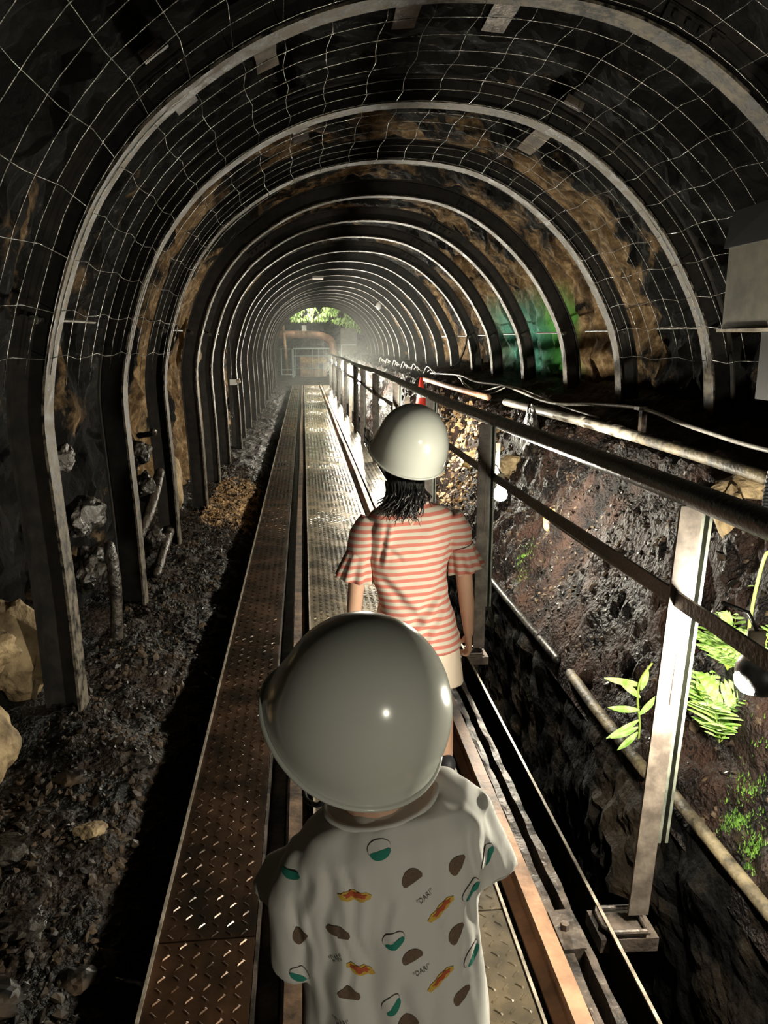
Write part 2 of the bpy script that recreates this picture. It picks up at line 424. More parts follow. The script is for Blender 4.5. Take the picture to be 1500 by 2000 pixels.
YS_G = list(np.arange(-3, 0, .12)) + list(np.arange(0, 8, .033)) + list(np.arange(8, 16, .08)) + list(np.arange(16, 33.4, .25))
bank, BANK = ground('bank_right', [(1.20, -.10), (1.225, .0), (1.26, .08), (1.45, .50), (1.62, .86), (1.74, .97), (2.05, 1.02), (2.5, 1.08), (2.95, 1.18)],
                    M['soil'], .07, YS_G, clump=.05, dens=.035, voro=7.)
left, LEFT = ground('floor_left', [(-1.75, .22), (-1.4, .08), (-1.1, .0), (-.9, -.02), (-.7, -.06), (-.55, -.12), (-.44, -.2), (-.41, -.3)],
                    M['soil_left'], .045, YS_G, clump=.035, dens=.035, voro=9.)
def drop(x, y, tree=None, dz=0.):
    h_ = (tree or BANK).ray_cast(Vector((x, y, 3.)), Vector((0, 0, -1)))
    return (h_[0].z if h_[0] else 0) + dz
g = MB(); g.box(-.45, .80, -3, 29.5, -.5, -.18)
g.build('floor_track_bed', M['soil_left'])['kind'] = 'structure'
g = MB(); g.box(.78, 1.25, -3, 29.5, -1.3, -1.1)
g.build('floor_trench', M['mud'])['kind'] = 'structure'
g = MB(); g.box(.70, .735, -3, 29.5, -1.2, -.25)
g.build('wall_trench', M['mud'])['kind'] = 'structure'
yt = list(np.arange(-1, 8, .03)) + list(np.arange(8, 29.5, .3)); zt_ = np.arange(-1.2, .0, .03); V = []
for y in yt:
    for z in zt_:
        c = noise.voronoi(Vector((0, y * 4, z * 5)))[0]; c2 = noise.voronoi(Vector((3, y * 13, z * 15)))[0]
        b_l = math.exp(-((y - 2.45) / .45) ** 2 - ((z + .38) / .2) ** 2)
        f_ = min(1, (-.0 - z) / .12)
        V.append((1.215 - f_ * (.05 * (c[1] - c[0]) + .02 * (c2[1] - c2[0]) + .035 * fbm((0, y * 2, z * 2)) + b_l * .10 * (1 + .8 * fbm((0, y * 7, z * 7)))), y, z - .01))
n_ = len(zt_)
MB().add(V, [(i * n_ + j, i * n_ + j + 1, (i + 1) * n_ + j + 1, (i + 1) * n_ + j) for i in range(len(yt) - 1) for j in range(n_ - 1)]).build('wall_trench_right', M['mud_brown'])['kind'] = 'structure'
# the ground beyond the end of the track
ye = list(np.arange(27.6, 34, .12))
V = []; xs = np.arange(-1.4, 1.5, .12)
for y in ye:
    for x in xs:
        s_ = max(0, min(1, (y - 28.8) / 3.2))
        V.append((x, y, -.1 + .10 * s_ + .04 * fbm((x * 2, y * 2, 0)) + (.05 if y > 28.6 else -.1)))
k = len(xs)
MB().add(V, [(i * k + j, i * k + j + 1, (i + 1) * k + j + 1, (i + 1) * k + j) for i in range(len(ye) - 1) for j in range(k - 1)]).build('floor_end', M['soil_left'])['kind'] = 'structure'
# end of the tunnel: rock face
V = []; n1, n2 = 60, 44
for i in range(n1):
    for j in range(n2):
        x = -3.2 + 8 * i / (n1 - 1); z = -.6 + 5. * j / (n2 - 1)
        V.append((x, 38.2 - .8 * fbm((x * .8, 3, z * .8)) - max(0, (z - 2.2)) * .5, z))
MB().add(V, [(i * n2 + j, (i + 1) * n2 + j, (i + 1) * n2 + j + 1, i * n2 + j + 1) for i in range(n1 - 1) for j in range(n2 - 1)]).build('wall_end', M['stone_dark'])['kind'] = 'structure'
MB().box(-3.2, 4.8, 33.3, 38.5, -.5, -.03).build('floor_chamber', M['soil_left'])['kind'] = 'structure'
MB().box(-3.2, 4.8, 33.2, 38.5, 4.1, 4.3).build('ceiling_chamber', M['stone_dark'])['kind'] = 'structure'

# ------------------------------------------------------------------ steel arches
def ibeam(P, Nn, y0=0., d=.14, wf=.115, t=.011, inner_only=None):
    """sweep an I section along the arch line; returns (inner flange, web and outer flange)"""
    def sweep(sec):
        rings = []
        for p, n in zip(P, Nn):
            rings.append([(p.x + n.x * a, y0 + b, p.y + n.y * a) for a, b in sec])
        return rings
    fl = MB().loft(sweep([(0, -wf / 2), (0, wf / 2), (t, wf / 2), (t, -wf / 2)]))
    wb = MB().loft(sweep([(t, -.005), (t, .005), (d - t, .005), (d - t, -.005)]))
    wb.loft(sweep([(d - t, -wf / 2), (d - t, wf / 2), (d, wf / 2), (d, -wf / 2)]))
    return fl, wb
iL = next(i for i in range(len(AP)) if AP[i].y > 2.40); iR = next(i for i in range(len(AP) - 1, 0, -1) if AP[i].y > 2.62)
words = {2: 'third', 3: 'fourth', 4: 'fifth'}
arch_labels = [
 'nearest steel arch rib, right overhead, only a corner of it in view',
 'second steel arch rib overhead, cutting the upper corners of the picture',
 'large muddy steel arch rib crossing the top of the picture, under the wire mesh',
 'mottled steel arch rib in the middle of the wire mesh, level with the standing girl',
 'steel arch rib where the wire mesh ends and brown rock begins',
 'broad black steel arch rib, first one beyond the wire mesh',
 'black steel arch rib, second beyond the wire mesh, in front of the green rock',
 'rusty steel arch rib, third beyond the wire mesh, in front of the teal rock',
 'steel arch rib, fourth beyond the wire mesh',
 'steel arch rib, fifth beyond the wire mesh, just before the white ceiling lamp',
 'steel arch rib, sixth beyond the wire mesh, just behind the white ceiling lamp',
 'thin steel arch rib, seventh beyond the wire mesh', 'thin steel arch rib, eighth beyond the wire mesh', 'thin steel arch rib, ninth beyond the wire mesh',
 'thin steel arch rib, ninth from the far opening of the tunnel', 'thin steel arch rib, eighth from the far opening', 'thin steel arch rib, seventh from the far opening',
 'thin steel arch rib, sixth from the far opening', 'thin steel arch rib, fifth from the far opening', 'thin steel arch rib, fourth from the far opening',
 'thin steel arch rib, third from the far opening', 'thin steel arch rib, second from the far opening', 'last steel arch rib framing the far opening of the tunnel']
def make_arch(lean):
    r_ = thing('steel_arch', '', 'arch', (0, 0, 0), 'steel arch ribs along the tunnel')
    def lean_f(P): return [Vector((p.x, p.y)) for p in P]
    for nm, a, b in (('left_leg', 0, iL + 1), ('crown', iL, iR + 1), ('right_leg', iR, len(AP))):
        fl, wb = ibeam(AP[a:b], AN[a:b], y0=.0 if nm != 'crown' else .004)
        o = wb.build(nm, M['arch_side'], r_, smooth=False, local=True)
        fl.build('inner_flange', M['arch'], o, local=True)
    for i in (iL, iR):
        pl = MB(); p, n = AP[i], AN[i]; t = Vector((n.y, -n.x))
        for s_ in (-1, 1):
            pl.bar((p.x + t.x * -.13 + n.x * .07, s_ * .018, p.y - t.y * .13 + n.y * .07), (p.x + t.x * .13 + n.x * .07, s_ * .018, p.y + t.y * .13 + n.y * .07), .012, .09, (n.x, 0, n.y))
            for q in (-.09, -.03, .03, .09):
                c = (p.x + t.x * q + n.x * .07, s_ * .024, p.y + t.y * q + n.y * .07)
                pl.tube([c, (c[0], s_ * .042, c[2])], .013, 6)
        pl.build('joint_plate', M['arch_side'], r_, local=True)
    return r_
arch0 = make_arch(0)
arches = []
for i, y in enumerate(ARCH_Y):
    o = arch0 if i == 0 else copy_tree(arch0)
    o.location = (random.uniform(-.012, .012) if i not in (2, 3) else 0, y, random.uniform(-.015, .01))
    if i in (5, 8, 13): o.location.x += .03
    o.rotation_euler = (random.uniform(-.008, .008), 0, random.uniform(-.006, .006))
    lab = arch_labels[i] if i < 14 else arch_labels[len(arch_labels) - (len(ARCH_Y) - i)]
    o['label'] = lab
    arches.append(o)

# ------------------------------------------------------------------ wire mesh sheets behind the near arches
arc = [0]
for a, b in zip(AP, AP[1:]): arc.append(arc[-1] + (b - a).length)
def at_arc(s, off):
    s = max(0, min(arc[-1] - 1e-4, s)); i = max(j for j in range(len(arc)) if arc[j] <= s); i = min(i, len(AP) - 2)
    f = (s - arc[i]) / (arc[i + 1] - arc[i]); p = AP[i].lerp(AP[i + 1], f); n = AN[i].lerp(AN[i + 1], f)
    return Vector((p.x + n.x * off, p.y + n.y * off))
s0 = next(arc[i] for i in range(len(AP)) if AP[i].y > 1.42); s1 = arc[max(i for i in range(len(AP)) if AP[i].y > 1.35)]
mesh_lab = ['wire mesh sheet in the upper corners, nearest the camera', 'wire mesh sheet arching overhead just past the big top arch',
            'wire mesh sheet lining the roof between the mottled arch and the first brown rock', ]
mesh_spans = [(.4, 3.05, mesh_lab[0]), (3.15, 4.45, mesh_lab[1]), (4.5, 5.95, mesh_lab[2])]
for y0, y1, lab in mesh_spans:
    b_ = MB()
    ns = round((s1 - s0) / .2); ny = round((y1 - y0) / .185)
    ph = random.uniform(0, 9)
    def pt(s, y):
        wob = .010 * fbm((s * 1.6, y * 2.0, ph)); off = .015 + .02 * fbm((s * .9, y * .9, ph + 3)) + .0
        p = at_arc(s, -.012 + abs(off) * .3 - .0)
        return (p.x + wob * .5, y + .02 * fbm((s * 1.3, y * 3, ph + 7)), p.y + wob * .5)
    for j in range(ns + 1):
        s = s0 + (s1 - s0) * j / ns + random.uniform(-.012, .012)
        b_.tube([pt(s + .012 * math.sin(q * 2), y0 + (y1 - y0) * q / 8) for q in range(9)], .0019, 5)
    for j in range(ny + 1):
        y = y0 + (y1 - y0) * j / ny
        e0, e1 = s0 - random.uniform(.0, .16), s1 + random.uniform(0, .14)
        b_.tube([pt(e0 + (e1 - e0) * q / 34, y) for q in range(35)], .0019, 5)
    tag(b_.build('wire_mesh', M['wire'], smooth=True), lab, 'wire mesh', 'wire mesh sheets over the near arches')

# long tie rods between arches, at springing height
for (x, z, lst) in ((2.43, 1.60, (4.5, 5.87, 7.28, 8.65, 10.05, 11.5, 12.9)), (-.985, 1.60, (3.15, 5.87, 7.28, 8.65))):
    for i, y in enumerate(lst):
        b_ = MB(); b_.tube([(x, y - .12, z), (x + .0, y + .35, z + .01), (x, y + .72, z + .012)], .010, 8)
        b_.tube([(x, y - .13, z), (x, y - .105, z)], .018, 6)
        side = 'right' if x > 0 else 'left'
        d_ = {3.15: 'big arch leg under the wire mesh', 4.5: 'mottled arch in the wire mesh', 5.87: 'arch where the mesh ends', 7.28: 'first black arch beyond the mesh', 8.65: 'second black arch beyond the mesh',
              10.05: 'third arch beyond the mesh', 11.5: 'fourth arch beyond the mesh', 12.9: 'fifth arch beyond the mesh'}[y]
        tag(b_.build('tie_rod', M['wire'], origin=(x, y, z)), 'short steel tie rod on the %s, at the %s' % (side, d_), 'rod', 'tie rods between the arches')

# timber lagging above the mesh in the crown
for i, (x0, ya, yb, s_, lab) in enumerate([
    (0, 3.2, 4.1, 3.05, 'rough lagging board above the mesh, left of the crown'), (0, 3.18, 3.95, 2.66, 'short lagging board above the mesh, lowest on the left of the roof'),
    (0, 3.0, 4.0, 3.65, 'dark lagging board above the mesh, just left of the top middle'), (0, 3.1, 4.0, 4.05, 'dark lagging board above the mesh, just right of the top middle'),
    (0, 4.5, 5.6, 4.62, 'pale lagging board above the mesh right of the crown, behind the mottled arch'), (0, 4.6, 5.7, 3.2, 'dark lagging board above the mesh, behind the mottled arch on the left')]):
    p, q = at_arc(s_, .185), at_arc(s_ + .02, .2); n = (p - at_arc(s_, 0)).normalized()
    b_ = MB(); K = 10; rings = []
    for k_ in range(K + 1):
        y = ya + (yb - ya) * k_ / K; c = p.lerp(q, k_ / K); t = Vector((n.y, -n.x))
        w_, h_ = .055 + .008 * fbm((y * 6, i, 0)), .018 + .004 * fbm((y * 9, i, 4))
        rings.append([(c.x + t.x * a * w_ + n.x * b2 * h_, y, c.y + t.y * a * w_ + n.y * b2 * h_) for a, b2 in ((-1, -1), (1, -1), (1, 1), (-1, 1))])
    b_.loft(rings)
    tag(b_.build('lagging_board', M['wood' if i in (0, 4) else 'edge'], origin=(p.x, ya, p.y)), lab, 'board', 'lagging boards over the arches')

# ------------------------------------------------------------------ walkway
def tread(name, x0, x1, ya, yb, m, lab, grp, lip=None, pitch_=.034):
    t = thing(name, lab, 'floor plate', ((x0 + x1) / 2, ya, 0), grp)
    b_ = MB(); z0, z1 = -.012, 0.
    b_.box(x0, x1, ya + .003, yb - .003, z0, z1)
    vs = []; fs = []; o = 0
    nx = max(1, int((x1 - x0 - .02) / pitch_)); ny = int((yb - ya) / pitch_)
    L, W, Hh = .0125, .0035, .0028
    for j in range(ny):
        for i in range(nx):
            cx = x0 + .012 + (i + .5) * (x1 - x0 - .024) / nx; cy = ya + (j + .5) * (yb - ya) / ny
            a = PI / 4 if (i + j) % 2 else -PI / 4
            c, s = math.cos(a), math.sin(a)
            hh = Hh * random.uniform(.5, 1.1)
            for (u, v, z) in ((-L, -W, 0), (L, -W, 0), (L, W, 0), (-L, W, 0), (-L * .6, -W * .35, hh), (L * .6, -W * .35, hh), (L * .6, W * .35, hh), (-L * .6, W * .35, hh)):
                vs.append((cx + u * c - v * s, cy + u * s + v * c, z))
            fs += [(o + 4, o + 5, o + 6, o + 7), (o, o + 1, o + 5, o + 4), (o + 1, o + 2, o + 6, o + 5), (o + 2, o + 3, o + 7, o + 6), (o + 3, o, o + 4, o + 7)]
            o += 8
    b_.add(vs, fs)
    b_.build('tread_surface', m, t)
    if lip:
        e = MB()
        for lx in lip: e.box(lx - .004, lx + .004, ya, yb, -.05, .006)
        e.build('edge_angle', M['edge_bright'], t)
    return t
seams = [-.6, 1.75, 3.75, 5.82, 7.85, 9.9, 11.9, 13.9, 15.9, 17.9, 19.9, 21.9, 23.9, 25.9, 28.2]
where = ['nearest the camera', 'beside the near child', 'between the two children', 'level with the end of the wire mesh', 'just behind that, below the first brown rock', 'beside the rusty debris', 'fifth from the far end on its side plus two more',
         'where the far ones turn thin', 'in the hazy stretch', 'past the middle of the far stretch', 'fifth from the far end', 'fourth from the far end', 'third from the far end', 'next to last before the track end', 'at the far end of the track']
ordn = ['first', 'second', 'third', 'fourth', 'fifth', 'sixth', 'seventh', 'eighth', 'ninth', 'tenth', 'eleventh', 'twelfth', 'thirteenth', 'last']
for i, (ya, yb) in enumerate(zip(seams, seams[1:])):
    tread('tread_plate', -.412, -.16, ya, yb, M['plate'], 'rusty wet tread plate left of the left rail, %s counting from the camera' % ordn[i], 'tread plates left of the rails', lip=(-.412,), pitch_=.034 if ya < 8 else .045)
    tread('tread_plate', .005, .515, ya + .03, yb + .03, M['plate_mid'], 'wide wet tread plate between the rails, %s counting from the camera' % ordn[i], 'tread plates between the rails', lip=(.003, .515), pitch_=.034 if ya < 8 else .045)
seams_r = [5.3, 7.9, 10.2, 12.5, 14.8, 17.1, 19.4, 21.7, 24., 26.2, 28.2]
for i, (ya, yb) in enumerate(zip(seams_r, seams_r[1:])):
    tread('tread_plate', .645, .885, ya, yb, M['plate_side'], 'shiny tread plate right of the right rail, %s counting from the camera' % (ordn[i] if i < 9 else 'last'), 'tread plates right of the rails', lip=(.89,), pitch_=.04 if ya < 9 else .055)

def rail(x0, lab, rm):
    t = thing('rail', lab, 'rail', (x0, -1, 0))
    c = x0; sec = [(-.021, .012), (.021, .012), (.021, -.012), (.005, -.02), (.005, -.075), (.035, -.085), (.035, -.093), (-.035, -.093), (-.035, -.085), (-.005, -.075), (-.005, -.02), (-.021, -.012)]
    ys = np.arange(-1, 28.5, .5)
    MB().loft([[(c + a + .004 * math.sin(y * .8 + x0), y, b) for a, b in sec] for y in ys]).build('rail_bar', M[rm], t)
    sl = MB()
    for k_ in range(5): sl.bar((c - .05, -.2 + k_ * .0, -.1), (c + .05, -.2, -.1), .02, .02) if k_ == 0 else None
    fp = MB()
    for y in (1.2, 6.7, 12.2, 17.7):
        fp.box(c - .02, c - .008, y - .15, y + .15, -.07, -.02); fp.box(c + .008, c + .02, y - .15, y + .15, -.07, -.02)
    fp.build('joint_bar', M['edge'], t)
    return t
rail(-.062, 'long rusty rail on the left of the middle tread plates', 'rail_dark')
rail(.597, 'long orange-brown rusty rail on the right of the middle tread plates', 'rail')
# dark channel along the left side of the left rail
tag(MB().box(-.158, -.150, -1, 28.4, -.10, -.01).box(-.158, -.10, -1, 28.4, -.108, -.10).build('floor_channel', M['edge']), 'dark steel channel sunk between the left tread plates and the left rail', 'channel')
# rough guard bars right of the right rail (near part)
def rough_bar(name, x0, x1, ya, yb, z0, z1, m, lab, cat, amp=.006):
    b_ = MB(); rings = []
    ys = np.arange(ya, yb, .03)
    for y in ys:
        a = amp * fbm((y * 7, x0 * 9, 0)); b2 = amp * fbm((y * 9, x1 * 9, 5)); c = amp * fbm((y * 11, 3, x0))
        xm = (x0 + x1) / 2
        rings.append([(x0 + a, y, z0), (x1 + b2, y, z0), (x1 + b2, y, z1 + c * .6), (xm, y, z1 + c), (x0 + a, y, z1 + a * .5)])
    b_.loft(rings); return tag(b_.build(name, m), lab, cat)
rough_bar('guard_bar', .63, .655, .6, 5.25, -.09, -.01, M['edge'], 'mud-caked dark bar hugging the right rail on its outer side', 'bar')
rough_bar('guard_rail', .682, .704, .6, 5.25, -.10, -.005, M['edge'], 'narrow mud-caked guard rail, second bar out from the right rail', 'bar')
eb = MB().box(.774, .780, .4, 5.28, -.24, -.004).box(.74, .775, .4, 5.28, -.24, -.234).build('edge_beam', M['mud']); MB().box(.772, .781, .4, 5.28, -.004, .002).build('top_lip', M['edge_bright'], eb)  # beam sides take the painted trench shade, top lip a lit tone
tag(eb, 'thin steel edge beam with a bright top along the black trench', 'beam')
b_ = MB()
b_.box(.893, .90, 5.3, 28.3, -.2, -.0)
tag(b_.build('edge_beam', M['edge']), 'dark steel edge beam under the railing beside the shiny far plates', 'beam')
# chair block with bolt
b_ = MB(); b_.box(.63, .69, 1.62, 1.76, -.06, .002); b_.tube([(.655, 1.69, 0), (.655, 1.69, .02)], .012, 6)
tag(b_.build('rail_chair', M['edge']), 'lumpy steel block with a bolt clamped beside the right rail', 'rail clamp')

# ------------------------------------------------------------------ handrail
RX = .92
tr = MB(); P = [(RX + .006 * math.sin(y * .9), y, 1.155 - .0014 * y + .008 * math.sin(y * .7 + 1)) for y in np.arange(-1.5, 29, .4)]
tr.tube(P, .031, 14)
tag(tr.build('top_handrail', M['handrail'], smooth=True), 'thick grimy black pipe forming the top handrail', 'handrail')
P = [(RX - .005, y, .895 - .0012 * y + .010 * math.sin(y * 1.1)) for y in np.arange(-1.5, 29, .4)]
mr_ = MB(); mr_.loft([[(x - .018, y, z - .02), (x + .018, y, z - .02), (x + .018, y, z - .012), (x - .01, y, z - .012), (x - .01, y, z + .02), (x - .018, y, z + .02)] for x, y, z in P])
tag(mr_.build('mid_rail', M['handrail']), 'thin dark angle bar forming the middle rail, lit from below', 'handrail')
POST_Y = [1.72, 3.60, 5.5, 7.5, 9.85, 12.0, 13.6, 15.0, 16.8, 17.7, 19.8, 20.6, 22.9, 23.65, 26.2]
post_lab = ['nearest railing post, lit glaring white around the shaded lamp', 'second railing post, beside the bare bulb and the girl\'s right arm', 'railing post hidden behind the girl\'s helmet', 'railing post just left of the girl\'s helmet',
            'railing post, fifth from the camera', 'railing post, sixth from the camera', 'railing post, seventh from the camera', 'railing post, eighth from the camera', 'railing post, seventh from the far end of the walkway', 'railing post, sixth from the far end of the walkway',
            'railing post, fifth from the far end of the walkway', 'railing post, fourth from the far end of the walkway', 'railing post, third from the far end of the walkway', 'railing post, second from the far end of the walkway', 'last railing post at the far end of the walkway']
def make_post():
    t = thing('railing_post', '', 'post', (0, 0, 0), 'posts of the railing')
    MB().box(.862, .918, .0, .008, .0, 1.135).build('front_flat', M['post'], t, local=True)
    MB().box(.918, .926, .0, .07, .22, 1.13).box(.926, .944, .06, .07, .22, 1.13).box(.938, .946, .0, .07, .22, 1.13).build('channel', M['post_dark'], t, local=True)
    b_ = MB()
    r_ = .007
    b_.tube([(.90, .03, -.012), (.90, -.03, -.012), (.895, -.045, -.012), (.80, -.045, -.012), (.785, -.02, -.012), (.785, .03, -.012), (.79, .045, -.012), (.90, .045, -.012)], r_, 8)
    b_.box(.80, .91, -.04, .04, -.03, -.022)
    b_.box(.77, .93, -.05, .06, -.07, -.03)
    b_.build('foot_bracket', M['edge'], t, local=True)
    w_ = MB(); w_.tube([(.90, .0, .62), (.904, .005, 1.13)], .004, 5); w_.build('weld_strip', M['edge'], t, local=True)
    return t
post0 = make_post()
for i, y in enumerate(POST_Y):
    o = post0 if i == 0 else copy_tree(post0)
    o.location = (0 if i < 2 else random.uniform(-.008, .008), y, 0 if y < 10 else -.01)
    o.rotation_euler = (0, .045 if i == 0 else 0, 0)
    if i == 0: o.location.x = -.018; o.location.z = .040
    if i == 1: o.location.x = -.035
    o['label'] = post_lab[i]
# short wooden stakes behind the rail
for i, (x, y, zt, h_, lab) in enumerate([(1.41, 2.45, .85, .75, 'pale short stake behind the nearest railing post'), (1.04, 4.12, .98, .7, 'pale short stake behind the second railing post'),
    (1.04, 7.8, .98, .6, 'short stake behind the fourth railing post'), (1.04, 11.6, .98, .6, 'short stake behind the sixth railing post'), (1.04, 15.4, .98, .6, 'short stake behind the eighth railing post')]):
    h_ = zt - drop(x, y) + .05 if i == 0 else .22; b_ = MB()
    if i: b_.bar((.90, y, .86), (x, y, .86), .02, .02); b_.bar((x, y, zt - h_), (x, y, zt), .05, .02, (0, 1, 0)); b_.tube([(x, y - .012, zt - .06), (x, y - .018, zt - .06)], .006, 6)
    tag(b_.build('wooden_stake', M['wood'], origin=(x, y, zt - h_)), lab, 'stake', 'short stakes behind the railing')
# dark conduit hanging by the second post
tag(MB().tube([(.86, 3.66, .42), (.865, 3.66, .2), (.868, 3.66, -.05)], .018, 10, round_=True).build('hanging_conduit', M['dark_metal'], smooth=True), 'dark stub of pipe hanging beside the second railing post by the girl\'s hand', 'pipe')

# ------------------------------------------------------------------ lamps
lamp_lab = ['bare bulb on the railing behind the camera', 'bulb in a dark bowl-shaped shade by the nearest post', 'bare bulb glowing beside the second railing post', 'bare bulb hidden behind the girl\'s helmet',
            'bare bulb just left of the girl\'s helmet, in the fifth bay', 'glaring bulb at the near end of the far row of lights', 'glaring bulb, second in the far row of lights', 'glaring bulb, third in the far row of lights',
            'glaring bulb, fourth in the far row of lights', 'last glaring bulb of the far row of lights']
def make_lamp():
    t = thing('bulb_lamp', '', 'lamp', (0, 0, 0), 'bulbs strung along the railing')
    s_ = MB(); s_.tube([(0, 0, .032), (0, 0, .085)], [.017, .015], 12); s_.build('socket', M['socket'], t, local=True, smooth=True)
    b_ = MB(); prof = [(.012, .036), (.016, .026), (.026, .010), (.030, -.006), (.027, -.02), (.018, -.030), (.004, -.035)]
    b_.loft([[(r_ * math.cos(a), r_ * math.sin(a), z) for a in np.linspace(0, 2 * PI, 16, endpoint=False)] for r_, z in prof]); b_.build('bulb', M['bulb'], t, local=True, smooth=True)
    c = MB(); c.tube([(0, 0, .085), (-.02, 0, .12), (-.07, 0, .14)], .004, 6); c.build('cord', M['cable_black'], t, local=True, smooth=True)
    return t
lamp0 = make_lamp()
for i, p in enumerate(LAMP_POS):
    o = lamp0 if i == 0 else copy_tree(lamp0); o.location = p; o['label'] = lamp_lab[i]
    o.scale = (1.25,) * 3 if i < 5 else (2.0,) * 3
    if i == 1:
        # bowl shade open towards the bank and the tunnel beyond, back to the camera
        d_ = (Vector((0, 0, H)) - Vector(p)).normalized(); q = d_.to_track_quat('Z', 'Y').to_matrix()
        sh = MB(); rings = []
        for th in np.linspace(.02, 1.45, 10):
            rr = .044; rings.append([q @ Vector((rr * math.sin(th) * math.cos(a), rr * math.sin(th) * math.sin(a), rr * math.cos(th) - .002)) + Vector((.016, 0, .004)) for a in np.linspace(0, 2 * PI, 22, endpoint=False)])
        for th in np.linspace(1.45, .02, 10):
            rr = .041; rings.append([q @ Vector((rr * math.sin(th) * math.cos(a), rr * math.sin(th) * math.sin(a), rr * math.cos(th) - .002)) + Vector((.016, 0, .004)) for a in np.linspace(0, 2 * PI, 22, endpoint=False)])
        sh.loft(rings).build('shade', M['dark_metal'], o, local=True, smooth=True)
# festoon cable under the mid rail
pts = []
for a, b in zip([-2.] + [p[1] for p in LAMP_POS], [p[1] for p in LAMP_POS] + [28.]):
    for k_ in range(6):
        f = k_ / 6; pts.append((.945, a + (b - a) * f, .865 - .03 * math.sin(PI * f)))
tag(MB().tube(pts, .004, 6).build('lamp_cable', M['cable'], smooth=True), 'thin cable feeding the bulbs, slung just under the middle rail', 'cable')

# ------------------------------------------------------------------ pipes and cables on the bank
b_ = MB()
zz = [(1.69, 1.6, 1.06), (1.69, 2.7, 1.05), (1.69, 3.1, 1.045)]
tag(MB().tube([(1.66, 2.0, 1.02), (1.67, 3.0, 1.045), (1.68, 3.7, 1.045)], .027, 12, round_=True).build('mud_pipe', M['pipe_log'], smooth=True), 'broken muddy continuation of the grey pipe, in pieces nearest the camera', 'pipe')
t = thing('grey_pipe', 'long pale grey plastic pipe lying along the top of the dirt bank', 'pipe', (1.7, 3.6, 1.05))
MB().tube([(1.685, 3.72, 1.048), (1.69, 4.6, 1.045), (1.70, 5.6, 1.03), (1.705, 6.45, 1.02)], .03, 14, round_=True).build('pipe_run', M['pvc'], t, smooth=True)
MB().tube([(1.686, 3.95, 1.048), (1.687, 4.05, 1.048)], .034, 14).build('coupling', M['pvc'], t, smooth=True)
MB().tube([(1.69, 4.5, 1.046), (1.69, 4.57, 1.046)], .033, 14).build('coupling', M['pvc'], t, smooth=True)
tag(MB().tube([(1.66, 6.9, 1.03), (1.66, 8.5, 1.02), (1.62, 10.5, 1.03)], .03, 12, round_=True).build('rust_pipe', M['pipe_brown'], smooth=True), 'rusty brown pipe on the bank beyond the pale grey pipe', 'pipe')
tag(MB().tube([(1.235, 1.2, .01), (1.225, 1.7, .005), (1.215, 2.26, .02)], .022, 12, round_=True).build('edging_pipe', M['pipe_log'], smooth=True), 'mud-streaked pale pipe along the foot of the bank at lower right', 'pipe')
tag(MB().tube([(1.20, 2.40, .0), (1.20, 2.9, .0), (1.215, 3.25, .0)], .024, 12, round_=True).build('edging_pipe', M['pipe_log'], smooth=True), 'orange-brown pipe half buried at the foot of the bank', 'pipe')
tag(MB().tube([(1.205, 3.42, .0), (1.195, 4.2, .0), (1.175, 5.2, .01)], .022, 12, round_=True).build('edging_pipe', M['handrail'], smooth=True), 'dark rough pipe at the foot of the bank, farthest of the three', 'pipe')
def cable(pts, r_, m, lab, name='cable', grp=None):
    return tag(MB().tube(catmull(pts, 8), r_, 7).build(name, M[m], smooth=True), lab, 'cable', grp)
cable([(1.9, 2.2, 1.15), (1.9, 2.9, 1.085), (1.9, 3.6, 1.11), (1.9, 4.2, 1.15), (1.9, 4.9, 1.12), (1.9, 5.9, 1.06), (1.9, 7.2, 1.11), (1.9, 8.5, 1.09), (1.9, 9.5, 1.12), (1.9, 11.6, 1.06)], .011, 'cable', 'thick pale cable draped along the top of the bank')
cable([(1.93, 4.9, 1.03), (1.92, 5.6, 1.05), (1.92, 6.3, 1.09), (1.93, 7.3, 1.11), (1.93, 8.3, 1.0), (1.93, 9.2, 1.0), (1.93, 9.6, 1.13)], .007, 'cable', 'thinner pale cable looping just below the thick one')
cable([(1.95, 7.3, 1.11), (1.94, 7.9, 1.0), (1.94, 8.5, .97), (1.94, 9.2, 1.02), (1.95, 9.9, 1.11)], .006, 'cable', 'sagging loop of thin cable over the teal rock foot')
for i, s_ in enumerate((0, 1, 2)):
    P = [(1.95 + .04 * s_, 11.5, 1.05)]
    y = 11.5
    while y < 20:
        y += .75; P.append((1.95 + .05 * s_, y, 1.14 - .05 * s_)); y += .75; P.append((1.97 + .05 * s_, y, .96 + .03 * s_))
    cable(P, .009, 'cable', ('topmost', 'middle', 'lowest')[i] + ' of three pale cables looping in the distance above the railing')
cable([(2.44, 11.6, 1.9), (2.4, 11.4, 1.55), (2.25, 11.2, 1.25), (2.05, 11.3, 1.12), (1.97, 11.5, 1.06)], .012, 'cable_black', 'dark hose hanging from an arch on the right down to the looped cables')
# cable clip at the crest
b_ = MB(); b_.box(1.885, 1.915, 4.16, 4.20, 1.02, 1.165); b_.box(1.86, 1.9, 4.15, 4.21, 1.145, 1.165); tag(b_.build('cable_clip', M['edge']), 'small bent metal bracket holding up the thick pale cable', 'bracket')

